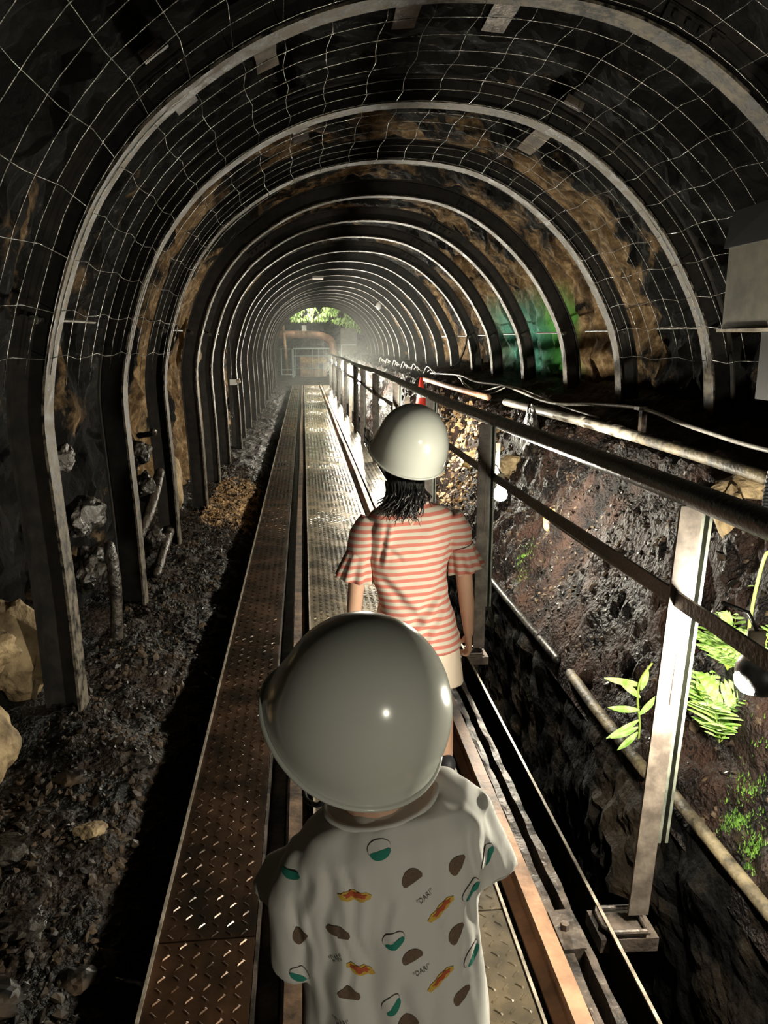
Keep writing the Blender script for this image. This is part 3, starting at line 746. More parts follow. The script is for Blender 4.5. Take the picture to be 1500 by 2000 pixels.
# traffic cone
cx, cy = 1.50, 9.9; cz = drop(cx, cy) - .03
t = thing('traffic_cone', 'red traffic cone with a white band standing on the bank', 'cone', (cx, cy, cz))
ch = 1.075 - cz
def ring(c, r_, z, k=20): return [(c[0] + r_ * math.cos(a), c[1] + r_ * math.sin(a), z) for a in np.linspace(0, 2 * PI, k, endpoint=False)]
MB().box(cx - .13, cx + .13, cy - .13, cy + .13, cz - .02, cz + .025).build('base', M['red'], t)
MB().loft([ring((cx, cy), .095, cz + .02), ring((cx, cy), .018, cz + ch), ring((cx, cy), .004, cz + ch + .004)]).build('cone_body', M['red'], t, smooth=True)
MB().loft([ring((cx, cy), .095 - .077 * .50 + .0025, cz + ch * .50), ring((cx, cy), .095 - .077 * .66 + .0025, cz + ch * .66)], cap=False).build('reflective_band', M['white'], t, smooth=True)

# ------------------------------------------------------------------ electrical cabinet, right edge
t = thing('electrical_cabinet', 'grey louvred metal cabinet mounted high at the right edge of the picture', 'cabinet', (1.5, 2.6, 1.0))
MB().box(1.385, 1.80, 2.44, 2.72, 1.565, 1.845).build('cabinet_body', M['metal_box'], t)
MB().box(1.37, 1.81, 2.425, 2.73, 1.555, 1.565).box(1.395, 1.80, 2.435, 2.44, 1.56, 1.565).build('bottom_lip', M['edge_bright'], t)
lv = MB()
for k_ in range(13):
    z = 1.600 + k_ * .018
    lv.bar((1.445 + .004 * (k_ % 3), 2.434, z), (1.79, 2.434, z), .008, .013, (0, .5, 1))
lv.build('louvre', M['dark_metal'], t)
MB().loft([[(1.375, 2.42, 1.845), (1.82, 2.42, 1.845), (1.82, 2.74, 1.845), (1.375, 2.74, 1.845)], [(1.38, 2.43, 1.97), (1.82, 2.43, 1.99), (1.82, 2.74, 1.99), (1.40, 2.74, 1.97)]]).build('hood', M['dark_metal'], t)
MB().box(1.49, 1.62, 2.52, 2.64, 1.32, 1.56).box(1.62, 1.70, 2.55, 2.65, .95, 1.4).build('support', M['dark_metal'], t)
P = [(1.54, 2.53, 1.33), (1.52, 2.50, 1.22), (1.49, 2.47, 1.12), (1.465, 2.45, 1.03), (1.45, 2.43, .96)]
C = catmull(P, 12)
tag(MB().tube(C, [.018 + .0035 * (i % 2) for i in range(len(C))], 12).build('flexible_conduit', M['dark_metal']), 'black corrugated conduit running down from the cabinet support to the bank', 'conduit')
cable([(1.63, 2.5, 1.30), (1.60, 2.35, 1.12), (1.52, 2.25, 1.0), (1.44, 2.2, .93)], .012, 'cable_black', 'smooth dark cable beside the corrugated conduit at the right edge')


for o_ in [o for o in bpy.data.objects if o.name.split('.')[0] in ('electrical_cabinet', 'flexible_conduit')]: o_.location.x += .125
# ------------------------------------------------------------------ small fixtures on the ceiling and left legs
t = thing('ceiling_lamp', 'small white rectangular lamp housing hanging at the crown of the tunnel', 'lamp', (.28, 13.5, 2.58))
MB().box(.18, .36, 13.4, 13.75, 2.56, 2.60).build('housing', M['white'], t); MB().tube([(.27, 13.5, 2.60), (.27, 13.5, 2.76)], .005, 6).build('hanger', M['edge'], t)
t = thing('glass_lamp', 'unlit round glass lamp hanging by a wire under the roof on the right', 'lamp', (1.63, 17.0, 2.3))
MB().ellipsoid((1.63, 17.0, 2.28), (.06, .06, .085), 14).build('glass_globe', M['white'], t, smooth=True); MB().tube([(1.63, 17, 2.36), (1.63, 17, 2.42), (1.75, 17, 2.50)], .012, 8).build('socket', M['edge'], t)
cable([(1.40, 17.0, 2.62), (1.44, 16.9, 2.45), (1.55, 17.0, 2.35), (1.66, 17.05, 2.40), (1.78, 17.1, 2.48)], .006, 'cable_black', 'thin curled wire around the glass lamp')
t = thing('junction_box', 'small pale junction box strapped to the left arch legs at mid height', 'box', (-.90, 10.2, 1.0))
MB().box(-.95, -.87, 10.14, 10.2, .98, 1.05).build('box_body', M['white'], t); MB().tube([(-.87, 10.17, 1.02), (-.82, 10.17, 1.035)], .03, 10).build('gland', M['edge_bright'], t)
cable([(-.93, 10.16, 2.0), (-.935, 10.14, 1.6), (-.925, 10.13, 1.3), (-.93, 10.13, 1.05)], .006, 'cable_black', 'black cable dropping to the small junction box on the left')
cable([(-.94, 10.16, .98), (-.92, 10.0, .8), (-.90, 9.8, .6), (-.94, 9.7, .68)], .005, 'cable_black', 'loose thin cable end below the junction box on the left')

# ------------------------------------------------------------------ stones, logs, debris
def boulder(name, c, r_, m, lab, seed, cat='rock', grp=None, rough=.25, sub=4):
    bm = bmesh.new(); bmesh.ops.create_icosphere(bm, subdivisions=sub, radius=1.)
    for v in bm.verts:
        q = v.co.copy(); o_ = Vector((seed * 3.1, seed * 1.7, 0))
        c_ = noise.voronoi(q * 1.3 + o_)[0]
        s_ = 1 + rough * (c_[1] - c_[0] - .3) * 1.2 + rough * .5 * fbm(q * 1.2 + o_, 3) + .05 * fbm(q * 5 + o_, 2)
        q = q * s_
        for k_ in range(3):                           # flatten a few facets
            d_ = Vector((math.sin(seed * 2 + k_ * 2.1), math.cos(seed * 3 + k_ * 1.3), math.sin(seed + k_ * 4))).normalized()
            h_ = q.dot(d_)
            if h_ > .72: q -= d_ * (h_ - .72) * .8
        v.co = Vector((q.x * r_[0], q.y * r_[1], q.z * r_[2]))
    me = bpy.data.meshes.new(name); bm.to_mesh(me); bm.free(); me.materials.append(M[m])
    o = bpy.data.objects.new(name, me); o.location = c; COL.objects.link(o); return tag(o, lab, cat, grp)
boulder('sandstone_block', (-1.27, 3.22, .22), (.16, .15, .24), 'stone_tan', 'upright tan sandstone block at the left edge, left of the big arch leg', 1)
boulder('sandstone_slab', (-1.22, 2.75, .42), (.15, .12, .10), 'stone_tan', 'tan slab lying on top of the upright block at the left edge', 2)
boulder('sandstone_block', (-1.19, 2.62, .10), (.13, .16, .15), 'stone_tan', 'low tan boulder at the left edge, just in front of the upright block', 3)
boulder('rock', (-1.30, 2.9, .95), (.13, .2, .22), 'stone_tan', 'brown rock bulging from the left edge at chest height', 4)
for i, (c, r_, m, lab) in enumerate([
    ((-1.14, 4.05, .35), (.10, .22, .12), 'stone_dark', 'long wet black rock lodged behind the big arch leg, lower of two'),
    ((-1.18, 4.1, .62), (.10, .25, .11), 'stone_dark', 'long wet black rock lodged behind the big arch leg, upper of two'),
    ((-1.12, 5.2, .80), (.11, .13, .09), 'stone_dark', 'glossy black rock between the second and third near arch legs, topmost'),
    ((-1.10, 5.3, .55), (.09, .12, .11), 'stone_dark', 'glossy black rock between the second and third near arch legs, middle'),
    ((-1.06, 5.25, .22), (.08, .10, .09), 'stone_dark', 'rounded black rock low between the second and third near arch legs'),
    ((-1.12, 6.5, .35), (.09, .16, .26), 'stone_tan', 'orange-brown rock standing between the first two arch legs beyond the mesh'),
    ((-1.12, 7.9, 1.45), (.10, .3, .3), 'stone_tan', 'tan rock bulging beside the black arch leg, at head height on the left'),
    ((-1.1, 3.6, 1.0), (.05, .12, .07), 'stone_dark', 'splintered black rock jutting out beside the big arch leg')]):
    boulder('rock', c, r_, m, lab, 10 + i, rough=.4)
# logs
def log(pts, r_, m, lab, name='log'):
    C = catmull(pts, 8); rr = [r_ * (1 + .25 * fbm((i * .35, r_ * 90, 0))) for i in range(len(C))]
    return tag(MB().tube(C, rr, 12, round_=True).build(name, M[m], smooth=True), lab, 'timber')
log([(-1.02, 3.95, -.06), (-1.01, 3.98, .25), (-1.03, 4.0, .48)], .032, 'wood_black', 'short upright stump between the two nearest arch legs on the left')
log([(-1.10, 4.9, .25), (-1.04, 5.1, .42), (-1.03, 5.5, .62)], .035, 'wood_black', 'wet curved branch leaning behind the second left arch leg')
log([(-1.0, 5.0, .02), (-1.02, 5.5, .10), (-1.06, 6.0, .12)], .035, 'wood_black', 'wet branch lying on the ground between the left arch legs')
log([(-1.12, 5.35, .9), (-1.0, 5.2, .93), (-.98, 5.1, .96)], .02, 'wood_black', 'dark stick poking out between the left arch legs')
# loose brick-like fragments on the left floor
for i, (x, y, s_, m, lab) in enumerate([(-.72, 2.30, .045, 'stone_tan', 'pale flat chip lying alone on the left gravel in the foreground'), (-.80, 1.90, .06, 'stone_dark', 'dark lump of coal on the left gravel, beside the first tread plate'),
    (-.62, 1.75, .05, 'gravel', 'brown stone on the left gravel close to the first tread plate'), (-.95, 2.2, .07, 'stone_dark', 'black rock on the left gravel near the foot of the big arch'),
    (-.78, 1.62, .07, 'gravel', 'largest brown stone in the lower left corner'), (-.66, 2.75, .05, 'stone_dark', 'black stone on the dark left gravel, level with the near helmet'), (-.87, 2.6, .05, 'gravel', 'brown stone beside the foot of the big arch leg')]):
    boulder('stone', (x, y, drop(x, y, LEFT) + s_ * .2), (s_ * 1.2, s_, s_ * .5), m, lab, 30 + i, 'stone', 'loose stones on the left floor', rough=.5, sub=3)
def scatter(name, spots, size, m, lab, cat, flat=.6):
    b_ = MB(); phi = (1 + 5 ** .5) / 2
    ico = np.array([(-1, phi, 0), (1, phi, 0), (-1, -phi, 0), (1, -phi, 0), (0, -1, phi), (0, 1, phi), (0, -1, -phi), (0, 1, -phi), (phi, 0, -1), (phi, 0, 1), (-phi, 0, -1), (-phi, 0, 1)]) / 1.9
    F = [(0, 11, 5), (0, 5, 1), (0, 1, 7), (0, 7, 10), (0, 10, 11), (1, 5, 9), (5, 11, 4), (11, 10, 2), (10, 7, 6), (7, 1, 8), (3, 9, 4), (3, 4, 2), (3, 2, 6), (3, 6, 8), (3, 8, 9), (4, 9, 5), (2, 4, 11), (6, 2, 10), (8, 6, 7), (9, 8, 1)]
    for (x, y, z) in spots:
        s_ = size * rng.uniform(.4, 1.5) * (1.6 if rng.random() < .06 else 1)
        A = rng.normal(size=(3, 3)); Q, _ = np.linalg.qr(A)
        v = ico * (1 + .25 * rng.normal(size=(12, 1))) * s_ * np.array((1.2, 1., flat)); v = v @ Q
        b_.add(v + np.array((x, y, z)), F)
    return tag(b_.build(name, M[m]), lab, cat, kind='stuff')
sp = []
for _ in range(5200):
    y = .9 + 9 * rng.random() ** 1.4; x = -.46 - .62 * rng.random(); sp.append((x, y, drop(x, y, LEFT, .0)))
scatter('gravel', sp, .011, 'gravel', 'dark gravel and coal crumbs covering the ground on the left', 'gravel')
sp = []
for _ in range(2200):
    y = 6.6 + 2.6 * rng.beta(1.5, 2.5); x = -.50 - .45 * rng.random(); sp.append((x, y, drop(x, y, LEFT, .01)))
scatter('leaf_litter', sp, .013, 'dead', 'pale orange rubble and leaf litter by the left arch legs past the mesh', 'rubble', flat=.3)
sp = []
for _ in range(3500):
    y = 1.3 + 7 * rng.random(); x = 1.22 + .5 * rng.random(); sp.append((x, y, drop(x, y, BANK, .0)))
scatter('soil_crumbs', sp, .009, 'gravel', 'crumbs of wet dirt on the slope of the right bank', 'soil')
sp = []
for _ in range(1300):
    y = 6.0 + 3.2 * rng.random(); x = 1.25 + .4 * rng.random(); sp.append((x, y, drop(x, y, BANK, .01)))
scatter('rubble', sp, .017, 'dead', 'yellow rubble and dead leaves on the bank behind the girl\'s helmet', 'rubble', flat=.35)
for i, (x, y, r_, m, lab) in enumerate([(1.46, 6.6, (.12, .16, .09), 'stone_yellow', 'pale yellow stone on the bank right of the girl\'s helmet, largest one'), (1.36, 7.3, (.10, .12, .09), 'stone_dark', 'grey stone on the bank right of the girl\'s helmet'),
    (1.52, 5.6, (.10, .15, .10), 'stone_tan', 'orange-brown rock face behind the second stake'), (1.56, 5.2, (.06, .16, .2), 'stone_dark', 'tall black rock on the bank behind the second stake'),
    (1.60, 2.70, (.06, .07, .11), 'stone_tan', 'tan stone peeping out left of the nearest railing post under the handrail'), (1.70, 2.75, (.13, .08, .05), 'stone_tan', 'flat tan stone on the bank right of the nearest post'),
    (1.44, 4.35, (.035, .06, .09), 'stone_yellow', 'yellow-green mossy rock fin under the middle rail, right of the bare bulb'), (1.75, 2.35, (.10, .09, .07), 'stone_tan', 'mottled stone at the right edge above the middle rail')]):
    boulder('stone', (x, y, drop(x, y) + r_[2] * .35), r_, m, lab, 50 + i, 'stone', 'stones on the right bank', rough=.45, sub=3)

# ------------------------------------------------------------------ plants by the near lamp
def leaf(b_, a, d_, L, w_, up_=(0, 0, 1), mi=0, curl=.25):
    a = Vector(a); d_ = Vector(d_).normalized(); s_ = d_.cross(Vector(up_)).normalized(); u = s_.cross(d_)
    V = []; K = 6
    for i in range(K + 1):
        f = i / K; ww = w_ * math.sin(PI * min(1, f * .93 + .05)) ** .8
        c = a + d_ * L * f - u * curl * L * f * f
        V += [c - s_ * ww, c + u * ww * .25, c + s_ * ww]
    F = []
    for i in range(K):
        F += [(i * 3, i * 3 + 1, i * 3 + 4, i * 3 + 3), (i * 3 + 1, i * 3 + 2, i * 3 + 5, i * 3 + 4)]
    b_.add(V, F, mi)
def fern(c, n, L, lab, spread=1., seed=1):
    rd = random.Random(seed); t = thing('fern', lab, 'plant', c); st = MB(); lf = MB()
    for k_ in range(n):
        a = rd.uniform(0, 2 * PI); tilt = rd.uniform(.3, 1.1) * spread; LL = L * rd.uniform(.6, 1.15)
        d_ = Vector((math.cos(a) * math.sin(tilt), math.sin(a) * math.sin(tilt), math.cos(tilt)))
        P = [Vector(c) + d_ * LL * f + Vector((0, 0, -.35 * LL * f * f)) for f in np.linspace(0, 1, 8)]
        st.tube(P, [.0022 * (1 - .7 * f) for f in np.linspace(0, 1, 8)], 5)
        for i in range(1, 8):
            for s_ in (-1, 1):
                side = (P[i] - P[i - 1]).normalized().cross(Vector((0, 0, 1))) * s_
                leaf(lf, P[i], side + (P[i] - P[i - 1]).normalized() * .5, LL * .30 * math.sin(PI * (i / 8) ** .7 + .2), LL * .045, curl=.2)
    st.build('stem', M['stem'], t); lf.build('frond', M['leaf'], t); return t
fern((1.41, 2.30, drop(1.41, 2.30) - .01), 30, .27, 'dense fern glowing white-green under the shaded lamp', spread=.6, seed=3)
fern((1.36, 2.22, drop(1.36, 2.22) - .01), 24, .36, 'arching fern saturated white, right behind the nearest post', spread=.5, seed=5)
fern((1.43, 2.16, drop(1.43, 2.16) - .01), 16, .18, 'small green fern tuft right of the glare, under the shaded lamp', seed=8)
c = (1.235, 2.55, drop(1.235, 2.55) - .01)
t = thing('fern', 'fern sprig with long pale leaves left of the nearest railing post', 'plant', c)
st = MB(); lf = MB(); base = Vector(c)
P = [base, base + Vector((-.01, -.02, .08)), base + Vector((-.03, -.03, .18)), base + Vector((-.035, -.05, .27)), base + Vector((.0, -.06, .34))]
st.tube(catmull(P, 5), .004, 6)
for f, dx, dz, L in ((.24, -1, .3, .12), (.10, -1, -.5, .11), (.14, -1, .2, .10), (.19, -.9, .8, .10), (.22, .2, 1, .07), (.12, .6, .8, .08), (.05, -1, -.9, .08), (.07, -.8, -.2, .09)):
    leaf(lf, base + Vector((-.02, -.03, f)), (dx, -.25, dz), L * 1.25, .013, (0, -1, .2), curl=.2)
st.build('stem', M['stem'], t); lf.build('leaf', M['leaf'], t)
c = (1.42, 2.22, drop(1.42, 2.22) - .01)
t = thing('sprout', 'thin upright curled green sprout near the right edge above the glare', 'plant', c)
P = [Vector(c), Vector((1.415, 2.21, .65)), Vector((1.42, 2.2, .78)), Vector((1.437, 2.2, .865)), Vector((1.455, 2.2, .87)), Vector((1.47, 2.2, .845)), Vector((1.46, 2.2, .835))]
MB().tube(catmull(P, 5), .0055, 6).build('stem', M['stem'], t, smooth=True)
lf = MB(); leaf(lf, (1.418, 2.21, .76), (-1, 0, .2), .025, .006); leaf(lf, (1.415, 2.21, .60), (1, -.2, -.5), .05, .012); lf.build('leaf', M['leaf'], t)
for (cc, n, rad, lab, nm) in (((1.30, 1.98), 700, .05, 'bright green moss patch on the lit soil at the lower right', 'moss'), ((1.27, 1.86), 350, .03, 'smaller moss patch near the right edge, below the larger one', 'moss'), ((1.31, 4.4), 250, .06, 'thin moss on the bank under the bare bulb', 'moss')):
    b_ = MB()
    for _ in range(n):
        x = cc[0] + rng.normal() * rad * .5; y = cc[1] + rng.normal() * rad * .8; z = drop(x, y)
        a = rng.uniform(0, 2 * PI); h_ = rng.uniform(.006, .018)
        b_.add([(x - .002 * math.cos(a), y - .002 * math.sin(a), z), (x + .002 * math.cos(a), y + .002 * math.sin(a), z), (x + rng.normal() * .004, y + rng.normal() * .004, z + h_)], [(0, 1, 2)])
    tag(b_.build(nm, M['moss']), lab, 'moss', kind='stuff')

# ------------------------------------------------------------------ far end: gate, pipe, machinery, plants
GY = 33.0
t = thing('end_gate', 'pale green tubular gate closing the far end of the walkway', 'gate', (.1, GY, 0))
gz0, gz1 = .12, 1.25
fr = MB(); r_ = .022
fr.tube([(-.42, GY, gz0), (-.42, GY, gz1), (1.10, GY, gz1)], r_ * 1.4, 8); fr.tube([(-.42, GY, gz0), (-.42, GY, .0)], r_, 8)
for x in (-.34, .38, .62, .82, 1.08): fr.tube([(x, GY, gz0 + .0), (x, GY, gz1)], r_ * .55, 6)
for z in (.45, .95): fr.tube([(-.42, GY, z), (1.08, GY, z)], r_ * .8, 6)
fr.build('frame', M['gate'], t)
fr = MB(); fr.tube([(-.47, GY, gz0 - .1), (-.47, GY, gz1 - .02), (-.92, GY, gz1 - .0), (-.92, GY, gz0 + .06), (-.47, GY, gz0 + .06)], r_, 8); fr.tube([(-.92, GY, .38), (-.47, GY, .38)], r_ * .8, 8); fr.build('side_panel', M['gate'], t)
tag(MB().tube(catmull([(-2.6, 35.5, 1.85), (-.9, 35.5, 1.85), (0, 35.5, 1.85), (.7, 35.5, 1.82), (1.2, 35.5, 1.62), (1.36, 35.5, 1.28), (1.38, 35.5, .7), (1.38, 35.5, -.05)], 8), .17, 18).tube([(.18, 35.5, 1.85), (.26, 35.5, 1.85)], .20, 18).build('big_pipe', M['pipe_brown'], smooth=True),
    'large brown pipe crossing behind the gate and bending down on its right', 'pipe')
tag(MB().tube([(-.72, 35.1, -.05), (-.78, 35.1, 1.0), (-.88, 35.1, 2.4)], .07, 10).build('wooden_prop', M['machine'], smooth=True), 'orange-brown prop standing left behind the gate', 'post')
tag(MB().box(-.05, .16, 35.44, 35.56, 2.005, 2.25).build('white_sign', M['white']), 'small plain white box on top of the large brown pipe', 'box')
t = thing('mine_machine', 'rusty block of old machinery behind the gate', 'machine', (.5, 35., 0))
MB().box(-.15, 1.0, 34.6, 35.3, -.04, .88).build('body', M['machine'], t); MB().box(-.1, .95, 34.55, 34.6, .62, .80).build('panel', M['stone_yellow'], t); MB().tube([(.78, 34.5, .48), (.78, 34.6, .48)], .11, 14).build('round_port', M['dark_metal'], t)
t = thing('side_cabinet', 'grey cabinet with shelves right of the large brown pipe, past the last arch', 'cabinet', (1.95, 34.6, 0))
MB().box(1.65, 2.35, 34.5, 35.0, .8, 2.1).build('body', M['metal_box'], t); MB().tube([(1.66, 34.45, .8), (1.66, 34.45, 1.4), (2.3, 34.45, 1.4)], .02, 6).build('front_rail', M['gate'], t); MB().box(1.65, 2.35, 34.5, 35., -.04, .8).build('plinth', M['stone_dark'], t)
b_ = MB()
for _ in range(2600):
    x = rng.uniform(-1.3, 3.0); z = 2.45 + .85 * rng.random() - (.35 * max(0, (x - 1.2)) + .15 * max(0, -x - .2)); y = 34.6 + rng.uniform(-.3, .5)
    if fbm((x * 2, 0, z * 2)) < -.22: continue
    leaf(b_, (x, y, z), (rng.normal() * .5, -.5 + rng.normal() * .3, -.8 + rng.normal() * .6), .14, .022)
tag(b_.build('hanging_ferns', M['leaf']), 'mass of bright green hanging ferns above the far opening', 'plant', kind='stuff')
t = thing('flood_lamp', 'lamp under the roof lighting the green ferns at the far end', 'lamp', (.2, 34.0, 2.95))
MB().ellipsoid((.3, 33.9, 3.0), (.05, .05, .05), 12).build('bulb', M['bulb'], t, smooth=True)
MB().box(.22, .38, 33.6, 33.8, 2.95, 3.08).tube([(.3, 33.7, 3.08), (.3, 33.7, 4.12)], .015, 8).tube([(.3, 33.8, 3.02), (.3, 33.88, 3.01)], .02, 8).build('housing', M['dark_metal'], t)

# ------------------------------------------------------------------ people
def helmet(loc, yaw_, tilt, roll, scale, name, lab):
    t = thing(name, lab, 'helmet', loc)
    R_ = Matrix.Rotation(roll, 3, 'Y') @ Matrix.Rotation(tilt, 3, 'X') @ Matrix.Rotation(yaw_, 3, 'Z')
    a, b, c = .118, .128, .153                     # half width, half length (front = +Y), height
    K, L = 72, 30
    def surf(th, f, inset=0.):
        # f 0 at crown .. 1 at rim; th 0 = front
        ph = f * 1.93
        z = c * math.cos(ph)
        r_ = math.sin(ph) ** .93
        flare = .006 * max(0, (f - .9) / .1) ** 2
        x = (a - inset) * r_ * math.sin(th); y = (b - inset) * r_ * math.cos(th)
        front = max(0, math.cos(th)) ** 2.0
        vis = front * max(0, (f - .66) / .34) ** 1.3
        y += .028 * vis; z += .014 * vis; x += math.sin(th) * flare
        y += math.cos(th) * flare
        return R_ @ (Vector((x, y, z - inset * .5)) * scale)
    rings = [[surf(2 * PI * j / K, .004 + .996 * i / L) for j in range(K)] for i in range(L + 1)]
    rin = [[surf(2 * PI * j / K, .004 + .996 * i / L, .006) for j in range(K)] for i in range(L, -1, -1)]
    MB().loft(rings + rin).build('shell', M['helmet'], t, smooth=True, local=True)
    P = [surf(2 * PI * j / K, 1.) for j in range(K + 1)]
    MB().tube(P, .0042 * scale, 8, cap=False).build('rim_trim', M['helmet'], t, smooth=True, local=True)
    q = [surf(-PI * .55, .97, .01), R_ @ Vector((-.085, .0, -.13)) * scale, R_ @ Vector((-.05, .04, -.19)) * scale, R_ @ Vector((0, .06, -.205)) * scale,
         R_ @ Vector((.05, .04, -.19)) * scale, R_ @ Vector((.085, .0, -.13)) * scale, surf(PI * .55, .97, .01)]
    C_ = catmull(q, 5); st = MB(); st.tube(C_, .004, 6); st.build('chin_strap', M['strap'], t, local=True, smooth=True)
    band = [[R_ @ (Vector(((a - .016) * math.sin(th), (b - .016) * math.cos(th), z)) * scale) for th in np.linspace(0, 2 * PI, 40, endpoint=False)] for z in (-.02, .01)]
    MB().loft(band, cap=False).build('inner_band', M['helmet_trim'], t, local=True, smooth=True)
    return t

def head_parts(b_, c, yaw_, s_):
    """head volume with nose, ears and jaw; front is +Y rotated by yaw_"""
    R_ = Matrix.Rotation(yaw_, 3, 'Z'); c = Vector(c)
    f = lambda x, y, z: c + R_ @ Vector((x, y, z)) * s_
    b_.ellipsoid(c, (.070 * s_, .086 * s_, .095 * s_), 24, rot=R_)
    b_.ellipsoid(f(0, .028, -.045), (.052 * s_, .060 * s_, .060 * s_), 18, rot=R_)
    b_.ellipsoid(f(0, .066, -.083), (.022 * s_, .020 * s_, .018 * s_), 12, rot=R_)
    b_.tube([f(0, .082, .0), f(0, .098, -.030)], [.007 * s_, .012 * s_], 10, round_=True)
    for q in (-1, 1):
        b_.ellipsoid(f(q * .008, .092, -.034), (.007 * s_,) * 3, 8)
        b_.ellipsoid(f(q * .072, -.005, -.02), (.010 * s_, .018 * s_, .028 * s_), 12, rot=R_)
        b_.ellipsoid(f(q * .034, .058, -.035), (.022 * s_, .022 * s_, .024 * s_), 12, rot=R_)
    b_.ellipsoid(f(0, .082, -.060), (.020 * s_, .010 * s_, .007 * s_), 10, rot=R_)
    return f

def hand(b_, wrist, d_, thumb, pal, s_=1., curl=.7):
    """palm, four fingers of unequal length and a thumb; d_ = pointing direction, thumb = side of the thumb, pal = palm facing"""
    wv = Vector(wrist); d_ = Vector(d_).normalized(); th = Vector(thumb); th = (th - d_ * th.dot(d_)).normalized(); pa = d_.cross(th); pa = pa if pa.dot(Vector(pal)) > 0 else -pa
    Lp = .055 * s_
    for q in (-.3, -.1, .1, .3):
        b_.tube([wv, wv + d_ * Lp * .5 + th * q * .035 * s_, wv + d_ * Lp + th * q * .062 * s_], [.013 * s_, .0115 * s_, .0095 * s_], 8, round_=True)
    for q, L in ((.3, .046), (.1, .052), (-.1, .048), (-.3, .038)):
        p = wv + d_ * Lp + th * q * .068 * s_; a = .25; P = [p]
        for k_, fr in enumerate((.42, .32, .26)):
            dd = d_ * math.cos(a) + pa * math.sin(a); p = p + dd * L * s_ * fr; P.append(p); a += curl
        b_.tube(P, [.0072 * s_, .0068 * s_, .0062 * s_, .0052 * s_], 8, round_=True)
    p = wv + d_ * Lp * .25 + th * .016 * s_
    b_.tube([p, p + (d_ * .6 + th * .6 + pa * .4) * .022 * s_, p + (d_ * .95 + th * .45 + pa * .65) * .042 * s_, p + (d_ * 1.25 + th * .2 + pa * .9) * .052 * s_], [.0105 * s_, .0088 * s_, .0075 * s_, .006 * s_], 8, round_=True)

def eyes(t, f, s_):
    for q in (-1, 1):
        e = MB(); e.ellipsoid(f(q * .030, .078, .004), (.0115 * s_, .008 * s_, .007 * s_), 12); o = e.build('eye', M['eye'], t, smooth=True)
        i_ = MB(); i_.ellipsoid(f(q * .030, .0855, .004), (.005 * s_, .0025 * s_, .005 * s_), 10); i_.build('iris', M['iris'], o, smooth=True)
    m_ = MB(); m_.tube([f(-.018, .089, -.058), f(0, .0945, -.060), f(.018, .089, -.058)], [.003 * s_, .0045 * s_, .003 * s_], 8, round_=True); m_.build('mouth', M['lip'], t, smooth=True)

def ell(c, rx, ry, k=40, pw=2.4, yaw_=0.):
    out = []
    for j in range(k):
        a = 2 * PI * j / k; ca, sa = math.cos(a), math.sin(a)
        x = rx * math.copysign(abs(ca) ** (2 / pw), ca); y = ry * math.copysign(abs(sa) ** (2 / pw), sa)
        out.append((c[0] + x * math.cos(yaw_) - y * math.sin(yaw_), c[1] + x * math.sin(yaw_) + y * math.cos(yaw_), c[2]))
    return out

def shoes(t, feet, s_=1.):
    for (x, y, z) in feet:
        o = MB(); o.loft([ell((x, y + .025 * s_, z + .0), .032 * s_, .085 * s_, 20), ell((x, y + .025 * s_, z + .018), .034 * s_, .088 * s_, 20)]); so = MB()
        so.ellipsoid((x, y + .045 * s_, z + .032), (.030 * s_, .055 * s_, .026 * s_), 14); so.ellipsoid((x, y - .02 * s_, z + .045), (.031 * s_, .040 * s_, .038 * s_), 14)
        sh = so.build('shoe', M['shoe'], t, smooth=True); o.build('sole', M['sole'], sh)

def wrinkle(o, amp, sc, seed=0., amp2=0., sc2=(20, 20, 6), lim=None):
    me = o.data; n = len(me.vertices); co = np.zeros(n * 3); me.vertices.foreach_get('co', co); co = co.reshape(-1, 3)
    no = np.zeros(n * 3); me.vertex_normals.foreach_get('vector', no); no = no.reshape(-1, 3)
    for i in range(n):
        x, y, z = co[i]
        d_ = amp * fbm((x * sc[0] + seed, y * sc[1], z * sc[2]), 3)
        if amp2: d_ += amp2 * fbm((x * sc2[0] + seed, y * sc2[1] + 5, z * sc2[2]), 2)
        co[i] += no[i] * d_
    me.vertices.foreach_set('co', co.ravel()); me.update()

# ---- the girl, standing with her back to the camera
GX, GYY = .355, 2.56
girl = thing('person', 'person in pink striped dress and white helmet, standing farther along the walkway, back turned', 'person', (GX, GYY, 0))
b_ = MB()
hy = .5
b_.tube([(GX + .0, GYY, .60), (GX, GYY, .72), (GX - .005, GYY, .86), (GX - .004, GYY, .93)], [.085, .082, .085, .075], 20, round_=True)
b_.tube([(GX - .10, GYY, .905), (GX + .10, GYY, .91)], [.036, .036], 14, round_=True)
b_.tube([(GX, GYY, .94), (GX, GYY + .005, 1.08)], [.040, .038], 16, round_=True)
fg = head_parts(b_, (GX - .002, GYY + .02, 1.145), hy, 1.0)
b_.tube([(GX + .045, GYY, .60), (GX + .07, GYY + .0, .40), (GX + .095, GYY - .03, .30), (GX + .112, GYY - .055, .20), (GX + .12, GYY - .09, .07)], [.068, .056, .042, .042, .028], 16, round_=True)
b_.tube([(GX - .045, GYY, .60), (GX - .05, GYY + .01, .42), (GX - .05, GYY + .02, .30), (GX - .052, GYY + .01, .20), (GX - .055, GYY - .0, .07)], [.068, .056, .042, .042, .028], 16, round_=True)
b_.tube([(GX + .13, GYY, .895), (GX + .175, GYY - .01, .82), (GX + .19, GYY - .01, .72), (GX + .205, GYY - .005, .60), (GX + .215, GYY + .0, .50)], [.034, .031, .030, .027, .019], 14, round_=True)
hand(b_, (GX + .216, GYY + .0, .49), (.02, .12, -1), (0, 1, 0), (-1, 0, 0), .95, .85)
